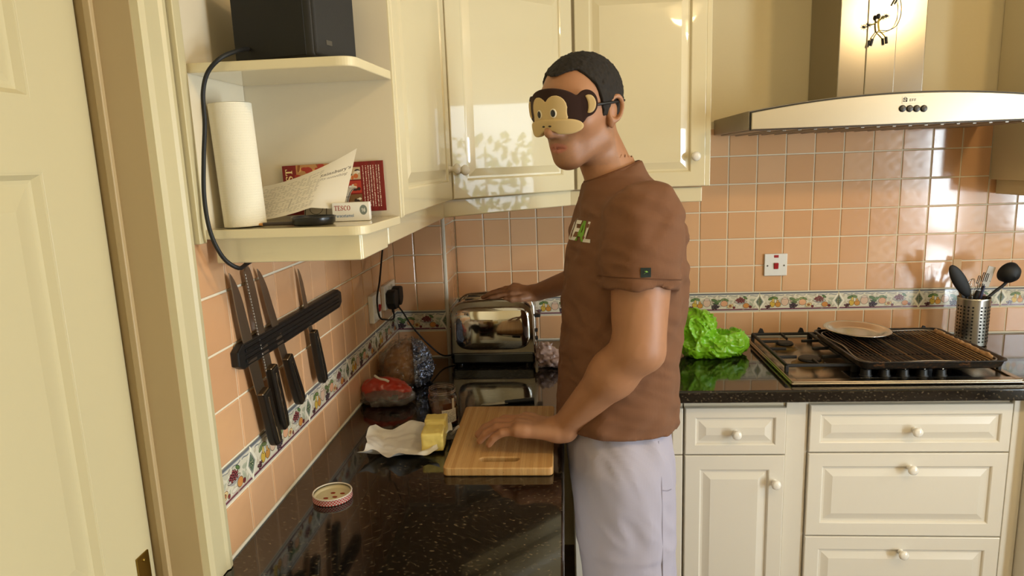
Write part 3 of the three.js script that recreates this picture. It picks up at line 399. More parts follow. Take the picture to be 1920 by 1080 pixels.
// grill tray with a wire rack in it and a steel dish on top
const TRAY = { x0: 1.525, x1: 1.965, z0: 0.185, z1: 0.6, y: 0.953 };
{ const w = TRAY.x1 - TRAY.x0, d = TRAY.z1 - TRAY.z0, cx = (TRAY.x0 + TRAY.x1) / 2, cz = (TRAY.z0 + TRAY.z1) / 2;
  const loop = (i, y, r) => { const s = [], a = w / 2 - i, b = d / 2 - i; for (const [sx, sz, q] of [[1, 1, 0], [-1, 1, 1], [-1, -1, 2], [1, -1, 3]]) for (let k = 0; k <= 5; k++) { const an = q * Math.PI / 2 + k / 5 * Math.PI / 2; s.push([sx * (a - r) + r * Math.cos(an), y, sz * (b - r) + r * Math.sin(an)]); } return s; };
  const loops = [loop(0.02, 0.0, 0.02), loop(0.012, 0.006, 0.02), loop(0.006, 0.024, 0.025), loop(0, 0.026, 0.03), loop(0.0, 0.029, 0.03), loop(0.008, 0.028, 0.025), loop(0.016, 0.008, 0.02), loop(0.024, 0.003, 0.02)], pos = [], idx = [], m = loops[0].length;
  for (const l of loops) for (const p of l) pos.push(...p); for (let l = 0; l + 1 < loops.length; l++) for (let k = 0; k < m; k++) { const a = l * m + k, b = l * m + (k + 1) % m; idx.push(a, a + m, b + m, a, b + m, b); }
  pos.push(0, 0.003, 0, 0, 0, 0); const top = pos.length / 3 - 2; for (let k = 0; k < m; k++) { const a = (loops.length - 1) * m; idx.push(a + k, top, a + (k + 1) % m); idx.push(k, (k + 1) % m, top + 1); }
  const g = new THREE.BufferGeometry(); g.setAttribute('position', new THREE.Float32BufferAttribute(pos, 3)); g.setIndex(idx); g.computeVertexNormals();
  const grease = dataTex(256, (u, v) => { const k = tn(u, v, 18), s = tn(u, v, 50, 4); const q = Math.max(0, k * 0.7 + s * 0.4 - 0.02); return [0.05 + q * 0.55, 0.04 + q * 0.34, 0.035 + q * 0.16]; });
  const gm = M('#ffffff', 0.4, { map: grease, side: THREE.DoubleSide }); gm.map.repeat.set(4, 4);
  single('grill_tray', 'black enamelled grill tray crusted with burnt fat, on the gas hob', 'tray', planarUV(g), gm, [cx, TRAY.y, cz]);
  const t = thing('wire_rack', 'wire grill rack with browned food residue lying in the grill tray', 'rack', [cx, TRAY.y + 0.0235, cz]), wx = w / 2 - 0.03, wz = d / 2 - 0.026;
  part(t, 'rim_wire', tube([[-wx, 0, -wz], [0, 0, -wz], [wx, 0, -wz], [wx, 0, 0], [wx, 0, wz], [0, 0, wz], [-wx, 0, wz], [-wx, 0, 0]], 0.0028, 120, 6, true), MAT.steelDull);
  const wm = [M('#1d1713', 0.5), M('#8b6a45', 0.7), M('#4b3524', 0.6), M('#a78355', 0.75)];
  for (let k = 0; k < 29; k++) { const x = -wx + 0.006 + k * (2 * wx - 0.012) / 28; part(t, 'wire', rod(V(x, 0, -wz), V(x, 0, wz), 0.0019, 0.0019, 6), wm[k > 22 ? (k % 2 ? 3 : 1) : rnd() < 0.3 ? 1 : rnd() < 0.5 ? 2 : 0]); }
  for (const z of [-0.1, 0.1]) part(t, 'cross_wire', rod(V(-wx, -0.003, z), V(wx, -0.003, z), 0.0022, 0.0022, 6), wm[0]);
  const crust = surfaceNets((x, y, z) => blend([cone(V(wx + 0.004, 0.002, -wz + 0.01), V(wx + 0.002, 0.001, wz - 0.03), 0.008, 0.008)], 0.01)(x, y, z) + 0.006 * N(x * 90, y * 90, z * 70), [wx - 0.03, -0.015, -wz - 0.02], [wx + 0.03, 0.02, wz], 0.004);
  part(t, 'baked_crust', crust, M('#a9835a', 0.85), null, null, 'pale brown baked-on crumbs along one edge');
  single('steel_dish', 'round shallow stainless steel dish resting on the wire rack', 'dish', lathe([[0, 0.004], [0.06, 0.004], [0.075, 0.007], [0.092, 0.017], [0.108, 0.019], [0.1105, 0.017], [0.108, 0.0155], [0.093, 0.0135], [0.076, 0.003], [0.06, 0], [0, 0]], 64), M('#cdc3b2', 0.24, { metalness: 1 }), [1.655, TRAY.y + 0.03, 0.255], [0.02, 0, -0.03]);
}
// ---------------------------------------------------------------- utensil pot and utensils
{ const c = V(2.1, 0.911, 0.152), r = 0.051, h = 0.172, t = thing('utensil_pot', 'perforated stainless steel pot holding black kitchen utensils', 'utensil pot', c);
  part(t, 'pot_wall', lathe([[0, 0.004], [r - 0.003, 0.004], [r - 0.002, 0.01], [r - 0.002, h], [r + 0.001, h + 0.0015], [r + 0.001, h - 0.006], [r, h - 0.007], [r, 0.004], [r - 0.003, 0], [0, 0]], 56), M('#b4aea4', 0.3, { metalness: 1 }));
  const holes = []; for (let k = 0; k < 24; k++) for (let j = 0; j < 11; j++) { if (k % 6 === 5) continue; const a = k / 24 * Math.PI * 2; const g = new THREE.CylinderGeometry(0.0034, 0.0034, 0.0012, 10); g.rotateZ(Math.PI / 2); g.translate(r, 0.018 + j * 0.0125 + (k % 2) * 0.0, 0); g.rotateY(a); holes.push(g); }
  const hm = part(t, 'perforations', merge(holes), M('#0c0b0b', 0.8)); hm.userData.kind = 'stuff';
  const handle = (top, r0 = 0.006) => rod(V(c.x + (top.x - c.x) * 0.1, 0.925, c.z + (top.z - c.z) * 0.1), top, r0, r0 * 0.8, 10);
  const Z = 0.15, sp = (u, v) => px(u, v, 'z', Z);
  { const a = sp(1812, 552), b = sp(1785, 505), t2 = thing('serving_spoon', 'black plastic serving spoon with deep oval bowl, leaning left in the pot', 'utensil', a), d = b.clone().sub(a);
    part(t2, 'handle', handle(a).translate(-a.x, -a.y, -a.z), MAT.rubber); const L = d.length(), g = new THREE.SphereGeometry(1, 32, 20); g.scale(0.024, L * 0.62, 0.012); g.translate(0, L * 0.55, 0); g.rotateZ(Math.atan2(-d.x, d.y)); part(t2, 'bowl', g, MAT.rubber, [0, 0, 0.008]); }
  { const a = sp(1829, 555), t2 = thing('slotted_spoon', 'black plastic slotted spoon with open slots standing upright in the pot', 'utensil', a);
    part(t2, 'handle', handle(a).translate(-a.x, -a.y, -a.z), MAT.rubber); const s = new THREE.Shape(); s.absellipse(0, 0.06, 0.027, 0.046, 0, 6.2832);
    for (const [x, y, hh] of [[-0.013, 0.06, 0.03], [0, 0.072, 0.034], [0.013, 0.072, 0.03], [-0.005, 0.035, 0.022], [0.009, 0.036, 0.022]]) { const q = new THREE.Path(); q.moveTo(x - 0.0032, y - hh / 2); q.lineTo(x + 0.0032, y - hh / 2); q.lineTo(x + 0.0032, y + hh / 2); q.lineTo(x - 0.0032, y + hh / 2); q.closePath(); s.holes.push(q); }
    part(t2, 'slotted_bowl', extrude(s, 0.004, 0.001, 24), MAT.rubber, [0.004, 0, 0], [0.1, 0, -0.16]); part(t2, 'neck', rod(V(0, -0.01, 0), V(0.006, 0.02, 0.002), 0.006, 0.008), MAT.rubber); }
  { const a = sp(1852, 556), b = sp(1880, 536), t2 = thing('ladle', 'black plastic ladle with round hanging bowl, leaning right over the pot rim', 'utensil', a);
    part(t2, 'handle', merge(handle(a).translate(-a.x, -a.y, -a.z), tube([V(0, -0.004, 0), b.clone().sub(a).multiplyScalar(0.6), b.clone().sub(a), sp(1888, 528).sub(a)], 0.0055, 16, 8)), MAT.rubber);
    const g = lathe([[0, -0.037], [0.02, -0.032], [0.034, -0.016], [0.039, 0.004], [0.037, 0.004], [0.032, -0.014], [0.018, -0.029], [0, -0.034]], 40); g.rotateX(-1.25); part(t2, 'bowl', g, MAT.rubber, sp(1891, 511).sub(a), [0, 0, 0.35]); }
  { const a = sp(1797, 555), b = sp(1801, 487), t2 = thing('wooden_spatula', 'pale flat wooden spatula behind the black serving spoon', 'utensil', a), d = b.clone().sub(a), L = d.length(); part(t2, 'blade', rbox(0.03, 0.07, 0.005, 0.002), M('#b9976d', 0.6), [d.x, L - 0.035, -0.02]); part(t2, 'handle', handle(V(a.x, a.y + L - 0.06, a.z - 0.02), 0.005).translate(-a.x, -a.y, -a.z), M('#b08d62', 0.65)); }
  { const a = sp(1845, 552), b = sp(1870, 497), t2 = thing('fish_slice', 'grey translucent plastic slice with blue handle between slotted spoon and ladle', 'utensil', a), d = b.clone().sub(a), an = Math.atan2(-d.x, d.y); part(t2, 'handle', merge(rod(V(c.x, 0.93, c.z - 0.01).sub(a), V(0.004, 0.03, -0.012), 0.005, 0.005)), M('#2b2f52', 0.4)); const g = rbox(0.026, 0.075, 0.003, 0.001); g.translate(0, 0.065, -0.012); g.rotateZ(an * 0.8); part(t2, 'blade', g, M('#b9b2a6', 0.35)); }
  { const a = sp(1822, 555), t2 = thing('balloon_whisk', 'thin steel wire whisk between the serving spoon and slotted spoon', 'utensil', a); part(t2, 'handle', handle(a, 0.005).translate(-a.x, -a.y, -a.z), MAT.steel); for (let k = 0; k < 4; k++) { const q = k * Math.PI / 4, cx = Math.cos(q), sz = Math.sin(q); part(t2, 'wire_loop', tube([V(0, -0.005, 0), V(0.012 * cx, 0.02, 0.012 * sz), V(0.017 * cx, 0.045, 0.017 * sz), V(0, 0.064, 0), V(-0.017 * cx, 0.045, -0.017 * sz), V(-0.012 * cx, 0.02, -0.012 * sz), V(0, -0.005, 0)], 0.0009, 40, 5), MAT.chrome); } }
}
{ // crumpled green carrier bag
  const c = px(1335, 640, 'z', 0.23); c.y = 0.911; const f0 = blend([ell(-0.055, 0.085, 0, 0.07, 0.078, 0.07), ell(0.05, 0.04, 0.015, 0.075, 0.042, 0.06), ell(-0.02, 0.03, 0.04, 0.09, 0.032, 0.06), ell(0.085, 0.05, 0.0, 0.03, 0.034, 0.035)], 0.02);
  const ridge = (x, y, z, s) => 1 - Math.abs(N(x * s, y * s, z * s)) * 2;
  const f = (x, y, z) => { const k = 0.016 * ridge(x + 0.3 * y, y * 0.6, z, 22) + 0.007 * ridge(x + y * 0.4, y, z + x * 0.5, 58); return Math.max(f0(x, y, z) - k + 0.01 + 0.02 * Math.max(0, 0.35 - Math.hypot(x - 0.075, y - 0.055, (z - 0.06)) * 12), -y + 0.0005); };
  const g = surfaceNets(f, [-0.15, -0.006, -0.1], [0.15, 0.19, 0.125], 0.0032);
  single('plastic_bag', 'crumpled bright lime green plastic bag beside the gas hob', 'bag', g, M('#7fc21c', 0.3, { clearcoat: 0.35, clearcoatRoughness: 0.25, side: THREE.DoubleSide, transmission: 0.15, thickness: 0 }), c);
}
// ---------------------------------------------------------------- switches, sockets, plugs, leads
{ const a = px(1453.5, 496, 'z', 0.004), t = thing('cooker_switch', 'white square cooker switch with red rocker and neon on back wall', 'switch', a);
  part(t, 'plate', rbox(0.086, 0.086, 0.009, 0.003), MAT.white, [0, 0, 0.0035]); part(t, 'rocker', rbox(0.017, 0.024, 0.008, 0.002), MAT.red, [0.001, -0.004, 0.009], [0.15, 0, 0]); part(t, 'neon', rbox(0.017, 0.01, 0.004, 0.001), MAT.red, [0.001, 0.033, 0.0075]);
  for (const s of [-1, 1]) part(t, 'screw', lathe([[0, 0.002], [0.0028, 0.0015], [0.0034, 0]], 12), M('#5a564e', 0.5), [s * 0.031, -0.003, 0.008], [Math.PI / 2, 0, 0]);
}
{ const t = thing('fused_switch', 'white switch with red rocker on left wall beside double socket', 'switch', [0.003, 1.172, 0.545], Math.PI / 2);
  part(t, 'plate', rbox(0.088, 0.09, 0.018, 0.003), MAT.white, [0, 0, 0.009]); part(t, 'rocker', rbox(0.013, 0.024, 0.009, 0.002), MAT.red, [0.02, -0.006, 0.019], [0.2, 0, 0]); part(t, 'fuse_holder', rbox(0.018, 0.03, 0.003, 0.001), M('#d6d2c6', 0.4), [-0.018, 0, 0.0185]);
}
const SOCKET = V(0.003, 1.178, 0.36);
{ const t = thing('double_socket', 'white double wall socket in the corner with two black plugs', 'socket', SOCKET, Math.PI / 2);
  part(t, 'plate', rbox(0.146, 0.086, 0.014, 0.003), MAT.white, [0, 0, 0.007]); for (const x of [-0.018, 0.018]) part(t, 'rocker', rbox(0.012, 0.02, 0.005, 0.0015), M('#d8d5cb', 0.4), [x, 0.024, 0.015], [0.15, 0, 0]);
}
const plugGeo = () => { const s = new THREE.Shape(); s.moveTo(-0.024, 0.02); s.quadraticCurveTo(0, 0.03, 0.024, 0.02); s.lineTo(0.026, -0.012); s.quadraticCurveTo(0.014, -0.034, 0, -0.034); s.quadraticCurveTo(-0.014, -0.034, -0.026, -0.012); s.closePath(); return extrude(s, 0.03, 0.005, 10); };
function plug(label, z) { const t = thing('mains_plug', label, 'plug', [SOCKET.x + 0.0145, SOCKET.y - 0.006, z], Math.PI / 2, 'plugs in the double socket'); part(t, 'plug_body', plugGeo(), MAT.rubber); part(t, 'lead_sleeve', rod(V(0, -0.03, 0.014), V(0, -0.05, 0.016), 0.006, 0.0045), MAT.rubber); return t; }
plug('black mains plug in the socket half beside the red switch, on the speaker lead', SOCKET.z + 0.036);
plug('black mains plug in the socket half next to the corner, on the toaster lead', SOCKET.z - 0.036);
{ const p = (u, v, x) => px(u, v, 'x', x); const z = SOCKET.z + 0.036;
  single('speaker_lead', 'thin black lead hanging from the cabinet to the double socket', 'cable', tube([p(719, 452, 0.03), p(716, 480, 0.03), p(712, 525, 0.035), p(707, 565, 0.045), p(711, 592, 0.05), p(722, 599, 0.045), V(SOCKET.x + 0.032, SOCKET.y - 0.072, z), V(SOCKET.x + 0.03, SOCKET.y - 0.05, z)], 0.003, 70, 7), MAT.rubber);
  const e = V(0.222, 0.93, 0.27); single('toaster_lead', 'black lead running from the corner socket down to the toaster', 'cable', tube([V(SOCKET.x + 0.03, SOCKET.y - 0.05, SOCKET.z - 0.036), V(0.05, 1.11, 0.335), px(775, 615, 'z', 0.34), px(806, 648, 'z', 0.32), px(830, 666, 'z', 0.3), e], 0.003, 60, 7), MAT.rubber);
}
// ---------------------------------------------------------------- magnetic knife rack and knives
{ const t = thing('knife_rack', 'black ridged magnetic knife rack fixed across the left wall tiles', 'knife rack', [0.003, 1.273, 1.179], Math.PI / 2), L = 0.6;
  const s = poly([[-L / 2 + 0.02, -0.022], [L / 2 - 0.02, -0.022], [L / 2, -0.012], [L / 2, 0.012], [L / 2 - 0.02, 0.022], [-L / 2 + 0.02, 0.022], [-L / 2, 0.012], [-L / 2, -0.012]]);
  part(t, 'rack_body', extrude(s, 0.016, 0.003), MAT.black); for (const y of [-0.01, 0.01]) part(t, 'magnet_strip', rbox(L - 0.05, 0.006, 0.004, 0.001), M('#2a2a2b', 0.3, { metalness: 0.8 }), [0, y, 0.0165]); part(t, 'ridge', merge([-0.02, 0, 0.02].map((y) => at(rbox(L - 0.05, 0.0025, 0.003, 0.001), 0, y, 0.0165))), MAT.black);
}
function knife(label, tip, bol, butt, wBlade, kind) {       // points (y, z) on the wall: tip above, handle below
  const a = V(0.034, butt[0], butt[1]), b = V(0.034, bol[0], bol[1]), c = V(0.024, tip[0], tip[1]), t = thing('kitchen_knife', label, 'knife', a, 0, 'knives on the magnetic rack');
  const ax = c.clone().sub(a), len = ax.length(), hl = b.distanceTo(a), up = ax.clone().normalize(), side = V(1, 0, 0).addScaledVector(up, -up.x).normalize(), w = up.clone().cross(side);
  t.quaternion.setFromRotationMatrix(new THREE.Matrix4().makeBasis(w, up, side.clone()));      // local y along the knife, z out of the wall, x across the blade
  const bl = len - hl, s = new THREE.Shape(), q = wBlade / 2, ed = kind === 'chef' ? -1 : -1;
  s.moveTo(q, 0); s.lineTo(q, bl * 0.72);
  if (kind === 'bread') { s.quadraticCurveTo(q, bl * 0.98, 0, bl); s.quadraticCurveTo(-q, bl * 0.99, -q, bl * 0.95); const n = 34; for (let k = 0; k < n; k++) { const y0 = bl * 0.95 * (1 - k / n), y1 = bl * 0.95 * (1 - (k + 1) / n); s.lineTo(-q - 0.0016, (y0 + y1) / 2); s.lineTo(-q, y1); } }
  else { s.quadraticCurveTo(q * 0.9, bl * 0.9, -q * 0.2, bl); s.quadraticCurveTo(-q * 0.9, bl * 0.7, -q, bl * 0.35); s.lineTo(-q, 0.008); s.lineTo(-q * 0.6, 0); }
  s.closePath(); const bladePart = part(t, 'blade', extrude(s, 0.0022, 0.0005, 20), MAT.blade, [0, hl, -0.012]);
  if (kind === 'bread') part(bladePart, 'serrated_edge', merge(Array.from({ length: 34 }, (_, k) => at(rbox(0.0022, bl * 0.95 / 34 * 0.6, 0.0012, 0.0004, 1), -q + 0.0012, bl * 0.95 * (k + 0.5) / 34, 0.0022))), M('#d8d2c6', 0.25, { metalness: 0.6 }));
  const h = new THREE.Shape(); h.moveTo(-wBlade * 0.33, hl * 1.0); h.quadraticCurveTo(-0.012, hl * 0.6, -0.013, hl * 0.3); h.quadraticCurveTo(-0.015, 0.004, -0.006, 0); h.lineTo(0.009, 0); h.quadraticCurveTo(0.014, 0.006, 0.0125, hl * 0.35); h.quadraticCurveTo(0.011, hl * 0.7, wBlade * 0.36, hl); h.closePath();
  const hp = part(t, 'handle', extrude(h, 0.018, 0.004, 14), M('#17130f', 0.35), [0, 0, -0.014]); part(hp, 'steel_spine', merge(at(rbox(0.0042, hl * 0.92, 0.0212, 0.0006, 1), -0.003, hl * 0.48, 0.009)), MAT.chrome); part(t, 'bolster', rbox(wBlade * 0.85, 0.014, 0.014, 0.003), M('#8d7c66', 0.3, { metalness: 1 }), [0, hl, -0.006]);
  return t;
}
knife('large chef knife with broad tapering blade, end of rack beside the door frame', [1.438, 1.467], [1.182, 1.412], [1.068, 1.384], 0.036, 'chef');
knife('serrated bread knife with bright toothed edge and rounded tip on rack', [1.44, 1.398], [1.217, 1.372], [1.084, 1.341], 0.03, 'bread');
knife('medium carving knife with dark blade beside the bread knife on rack', [1.428, 1.352], [1.215, 1.283], [1.105, 1.242], 0.028, 'carve');
knife('small slim utility knife hanging alone on the rack', [1.395, 1.146], [1.232, 1.117], [1.105, 1.093], 0.02, 'carve');
// ---------------------------------------------------------------- open shelves: speaker, paper roll, papers
const SH0 = 1.524, SH1 = 1.80;
{ const t = thing('wireless_speaker', 'black box shaped wireless speaker on the upper open shelf', 'speaker', [0.168, SH1 + 0.0005, 1.44], -0.28);
  part(t, 'cabinet', at(rbox(0.165, 0.145, 0.13, 0.012, 4), 0, 0.0725, 0), M('#100f0e', 0.5)); part(t, 'grille', at(rbox(0.012, 0.13, 0.12, 0.006, 3), 0.08, 0.0715, 0), M('#22201c', 0.75, { bumpMap: roughGrain, bumpScale: 0.0005 }));
  part(t, 'front_bezel', at(rbox(0.147, 0.128, 0.004, 0.002), -0.005, 0.0715, 0.064), M('#0a0a0a', 0.7)); part(t, 'badge', rbox(0.001, 0.008, 0.016, 0.0003, 1), M('#4c473e', 0.4), [0.0865, 0.03, 0.025]); part(t, 'status_button', rbox(0.001, 0.004, 0.008, 0.0003, 1), M('#55524a', 0.4), [0.0865, 0.11, 0]);
}
{ const p = (u, v, z) => px(u, v, 'z', z); const s = p(462, 92, 1.5);
  single('power_lead', 'thick black lead looping from the speaker down past the shelf edge', 'cable', tube([p(470, 92, 1.47), s, p(440, 97, 1.535), p(412, 110, 1.56), p(390, 135, 1.565), p(381, 170, 1.565), p(384, 230, 1.565), p(382, 300, 1.565), p(383, 370, 1.565), p(393, 430, 1.57), p(407, 465, 1.565), p(425, 490, 1.55), p(445, 502, 1.535), p(462, 495, 1.47), p(478, 485, 1.40)], 0.0038, 110, 8), MAT.rubber);
}
{ const c = px(450, 428, 'y', SH0), t = thing('paper_roll', 'white kitchen paper roll standing on the lower open shelf', 'paper roll', [0.066, SH0 + 0.0015, 1.492]); t.rotation.z = 0.03;
  const r = 0.036, h = 0.213, bump = dataTex(128, (u, v) => { const g = 0.5 + 0.5 * Math.sin(u * 6.283 * 24) * Math.sin(v * 6.283 * 24); return [g, g, g]; }, false); bump.repeat.set(6, 6);
  const g = lathe([[0.02, h], [r - 0.001, h], [r, h - 0.001], [r, 0.001], [r - 0.001, 0], [0.02, 0], [0.02, h]], 56); part(t, 'paper', g, M('#e9e2cc', 0.95, { bumpMap: bump, bumpScale: 0.0006 })); part(t, 'cardboard_core', lathe([[0.0185, h - 0.001], [0.02, h - 0.001], [0.02, 0.001], [0.0185, 0.001], [0.0185, h - 0.001]], 32), M('#9b7f56', 0.9));
}
const paperSheet = (w, h, bend, seg = 24) => { const g = new THREE.PlaneGeometry(w, h, seg, 6), p = g.attributes.position; for (let i = 0; i < p.count; i++) { const v = bend(p.getX(i), p.getY(i)); p.setXYZ(i, v.x, v.y, v.z); } g.computeVertexNormals(); return g; };
{ const menu = canvasTex(1024, 480, (c, w, h) => {
    c.fillStyle = '#7c1b16'; c.fillRect(0, 0, w, h); for (let k = 0; k < 60; k++) { c.fillStyle = `rgba(60,10,8,${0.2 * rnd()})`; c.fillRect(rnd() * w, 0, 6 + rnd() * 20, h); }
    c.save(); c.translate(100, 470); c.rotate(-Math.PI / 2); c.fillStyle = '#f0dc9a'; c.font = 'bold 96px serif'; c.fillText('BEST', 190, 0); c.restore();
    c.fillStyle = '#b5824a'; c.fillRect(140, 0, 330, 190); for (let k = 0; k < 24; k++) { c.fillStyle = ['#d9a55c', '#8c5124', '#e8cf9c', '#a2331f'][k % 4]; c.beginPath(); c.ellipse(150 + rnd() * 300, rnd() * 180, 20 + rnd() * 30, 14 + rnd() * 22, rnd() * 3, 0, 7); c.fill(); }
    for (const [x, y, col] of [[660, 50, '#c9b089'], [660, 180, '#b8402f'], [660, 310, '#7c5a34']]) { c.fillStyle = col; c.fillRect(x, y, 130, 118); for (let k = 0; k < 7; k++) { c.fillStyle = ['#e6d9b8', '#3d2b20', '#cf6f3a', '#efe8d8'][k % 4]; c.beginPath(); c.ellipse(x + 15 + rnd() * 100, y + 15 + rnd() * 90, 10 + rnd() * 18, 8 + rnd() * 16, 0, 0, 7); c.fill(); } }
    c.fillStyle = '#efe2cf'; for (const x of [545, 580, 615, 810, 840, 865, 890, 915, 945, 970]) for (let y = 40; y < 430; y += 9 + rnd() * 7) c.fillRect(x + (rnd() * 3), y, 9, 4 + rnd() * 6);
  });
  const a = px(628, 350, 'z', 1.352); const g = merge(rbox(0.203, 0.097, 0.0012, 0.0004, 1)); single('takeaway_menu', 'red printed takeaway menu leaning on the shelf end panel', 'leaflet', g, M('#ffffff', 0.5, { map: menu }), [0.186, 1.583, 1.353], [-0.05, 0, 0.022]);
}
{ const t2 = canvasTex(768, 512, (c, w, h) => { c.fillStyle = '#e4dccb'; c.fillRect(0, 0, w, h); c.fillStyle = '#8d8577'; for (let y = 60; y < 480; y += 17) for (let x = 30; x < 520; x += 30) if (rnd() < 0.7) c.fillRect(x, y, 14 + rnd() * 14, 4); c.save(); c.translate(590, 150); c.rotate(0.1); c.fillStyle = '#5a5248'; c.font = 'bold 40px serif'; c.fillText("Sainsbury's", -70, 0); c.font = 'italic 30px serif'; c.fillText('Try something', -60, 44); c.restore(); c.strokeStyle = '#8a8377'; c.lineWidth = 3; c.strokeRect(40, 300, 300, 120); });
  const A = px(488, 385, 'z', 1.43), B = px(655, 350, 'z', 1.40), base = V(0.158, SH0, 1.43);
  const g = paperSheet(0.205, 0.115, (x, y) => { const u = x / 0.205 + 0.5, q = 0.5 + y / 0.115; return V(-0.1 + u * 0.19 - (1 - q) * 0.02, 0.006 + q * (0.062 + 0.02 * u) + Math.pow(u, 2) * 0.045 - (u > 0.7 ? (u - 0.7) * 0.09 * (1 - q) : 0), -0.045 * (q) + 0.02 * Math.sin(u * 3)); });
  single('printed_letter', "cream printed shop letter propped across the lower open shelf", 'paper', g, M('#ffffff', 0.9, { map: t2, side: THREE.DoubleSide }), base);
}
{ const t = thing('black_dish', 'round shallow black plastic lid lying at the lower shelf edge', 'lid', px(589, 420, 'y', SH0 + 0.001)); part(t, 'dish', lathe([[0, 0.002], [0.03, 0.002], [0.034, 0.004], [0.0365, 0.013], [0.038, 0.013], [0.0375, 0.003], [0.034, 0], [0, 0]], 44), M('#0c0c0d', 0.28)); part(t, 'rim', new THREE.TorusGeometry(0.0373, 0.0012, 8, 44), M('#17171a', 0.2), [0, 0.013, 0], [Math.PI / 2, 0, 0]); }
{ const t2 = canvasTex(256, 256, (c, w, h) => { c.fillStyle = '#c9c6bf'; c.fillRect(0, 0, w, h); c.strokeStyle = '#4b4a4c'; c.lineWidth = 5; c.strokeRect(6, 6, w - 12, h - 12); c.beginPath(); c.moveTo(0, 140); c.lineTo(w, 120); c.moveTo(130, 140); c.lineTo(130, h); c.stroke(); c.lineWidth = 3; c.beginPath(); c.ellipse(70, 190, 38, 34, 0, 0, 7); c.stroke(); c.beginPath(); c.arc(180, 70, 30, 0, 5); c.stroke(); });
  const g = paperSheet(0.085, 0.075, (x, y) => { const q = y / 0.075 + 0.5; return V(x + 0.012 * q * q, 0.002 + 0.058 * Math.sin(q * 1.5), -0.012 - 0.03 * q * q); }); single('instruction_leaflet', 'folded grey instruction leaflet with line drawings behind the black lid', 'leaflet', g, M('#ffffff', 0.6, { map: t2, side: THREE.DoubleSide }), px(608, 415, 'y', SH0));
}
{ const t2 = canvasTex(256, 96, (c, w, h) => { c.fillStyle = '#ded8ca'; c.fillRect(0, 0, w, h); c.fillStyle = '#8c2b22'; c.font = 'bold 34px serif'; c.fillText('TESCO', 14, 40); c.fillStyle = '#3f5f86'; c.font = 'bold 22px sans-serif'; c.fillText('Paracetamol', 14, 76); c.fillStyle = '#6b7268'; c.beginPath(); c.arc(216, 40, 26, 0, 7); c.fill(); c.fillStyle = '#d8d2c4'; c.font = 'bold 26px sans-serif'; c.fillText('16', 201, 50); });
  const t = thing('tablet_box', 'small white printed medicine box behind the clear blister pack', 'box', px(659, 400, 'y', SH0).setZ(1.43)); t.position.x = px(659, 390, 'z', 1.43).x; part(t, 'carton', at(rbox(0.068, 0.034, 0.018, 0.0008, 1), 0, 0.0175, 0), M('#ffffff', 0.6, { map: t2 })); part(t, 'end_flap', rbox(0.001, 0.03, 0.015, 0.0003, 1), MAT.white, [0.0342, 0.0175, 0]); t.rotation.y = 0.12;
  const b = thing('blister_pack', 'clear plastic blister pack lying in front of the medicine box', 'packaging', px(668, 408, 'y', SH0 + 0.001)); const clear = M('#e8e4da', 0.15, { transmission: 0.8, thickness: 0 }); part(b, 'tray_sheet', rbox(0.06, 0.001, 0.028, 0.0003, 1), clear, [0, 0.004, 0]); for (let k = 0; k < 8; k++) part(b, 'blister', lathe([[0, 0.008], [0.004, 0.0075], [0.006, 0.004], [0.0062, 0]], 14), clear, [-0.022 + (k % 4) * 0.0147, 0.004, k < 4 ? -0.007 : 0.007]);
  const s = thing('pencil', 'slim pencil lying along the lower shelf under the letter', 'pencil', [0.135, SH0 + 0.0045, 1.505], 0.06); part(s, 'shaft', rod(V(-0.03, 0, 0), V(0.05, 0, 0), 0.0034, 0.0034, 6), M('#3a2f2a', 0.5)); part(s, 'tip', rod(V(-0.03, 0, 0), V(-0.043, 0, 0), 0.0034, 0.0008, 6), M('#c98f4e', 0.7));
}
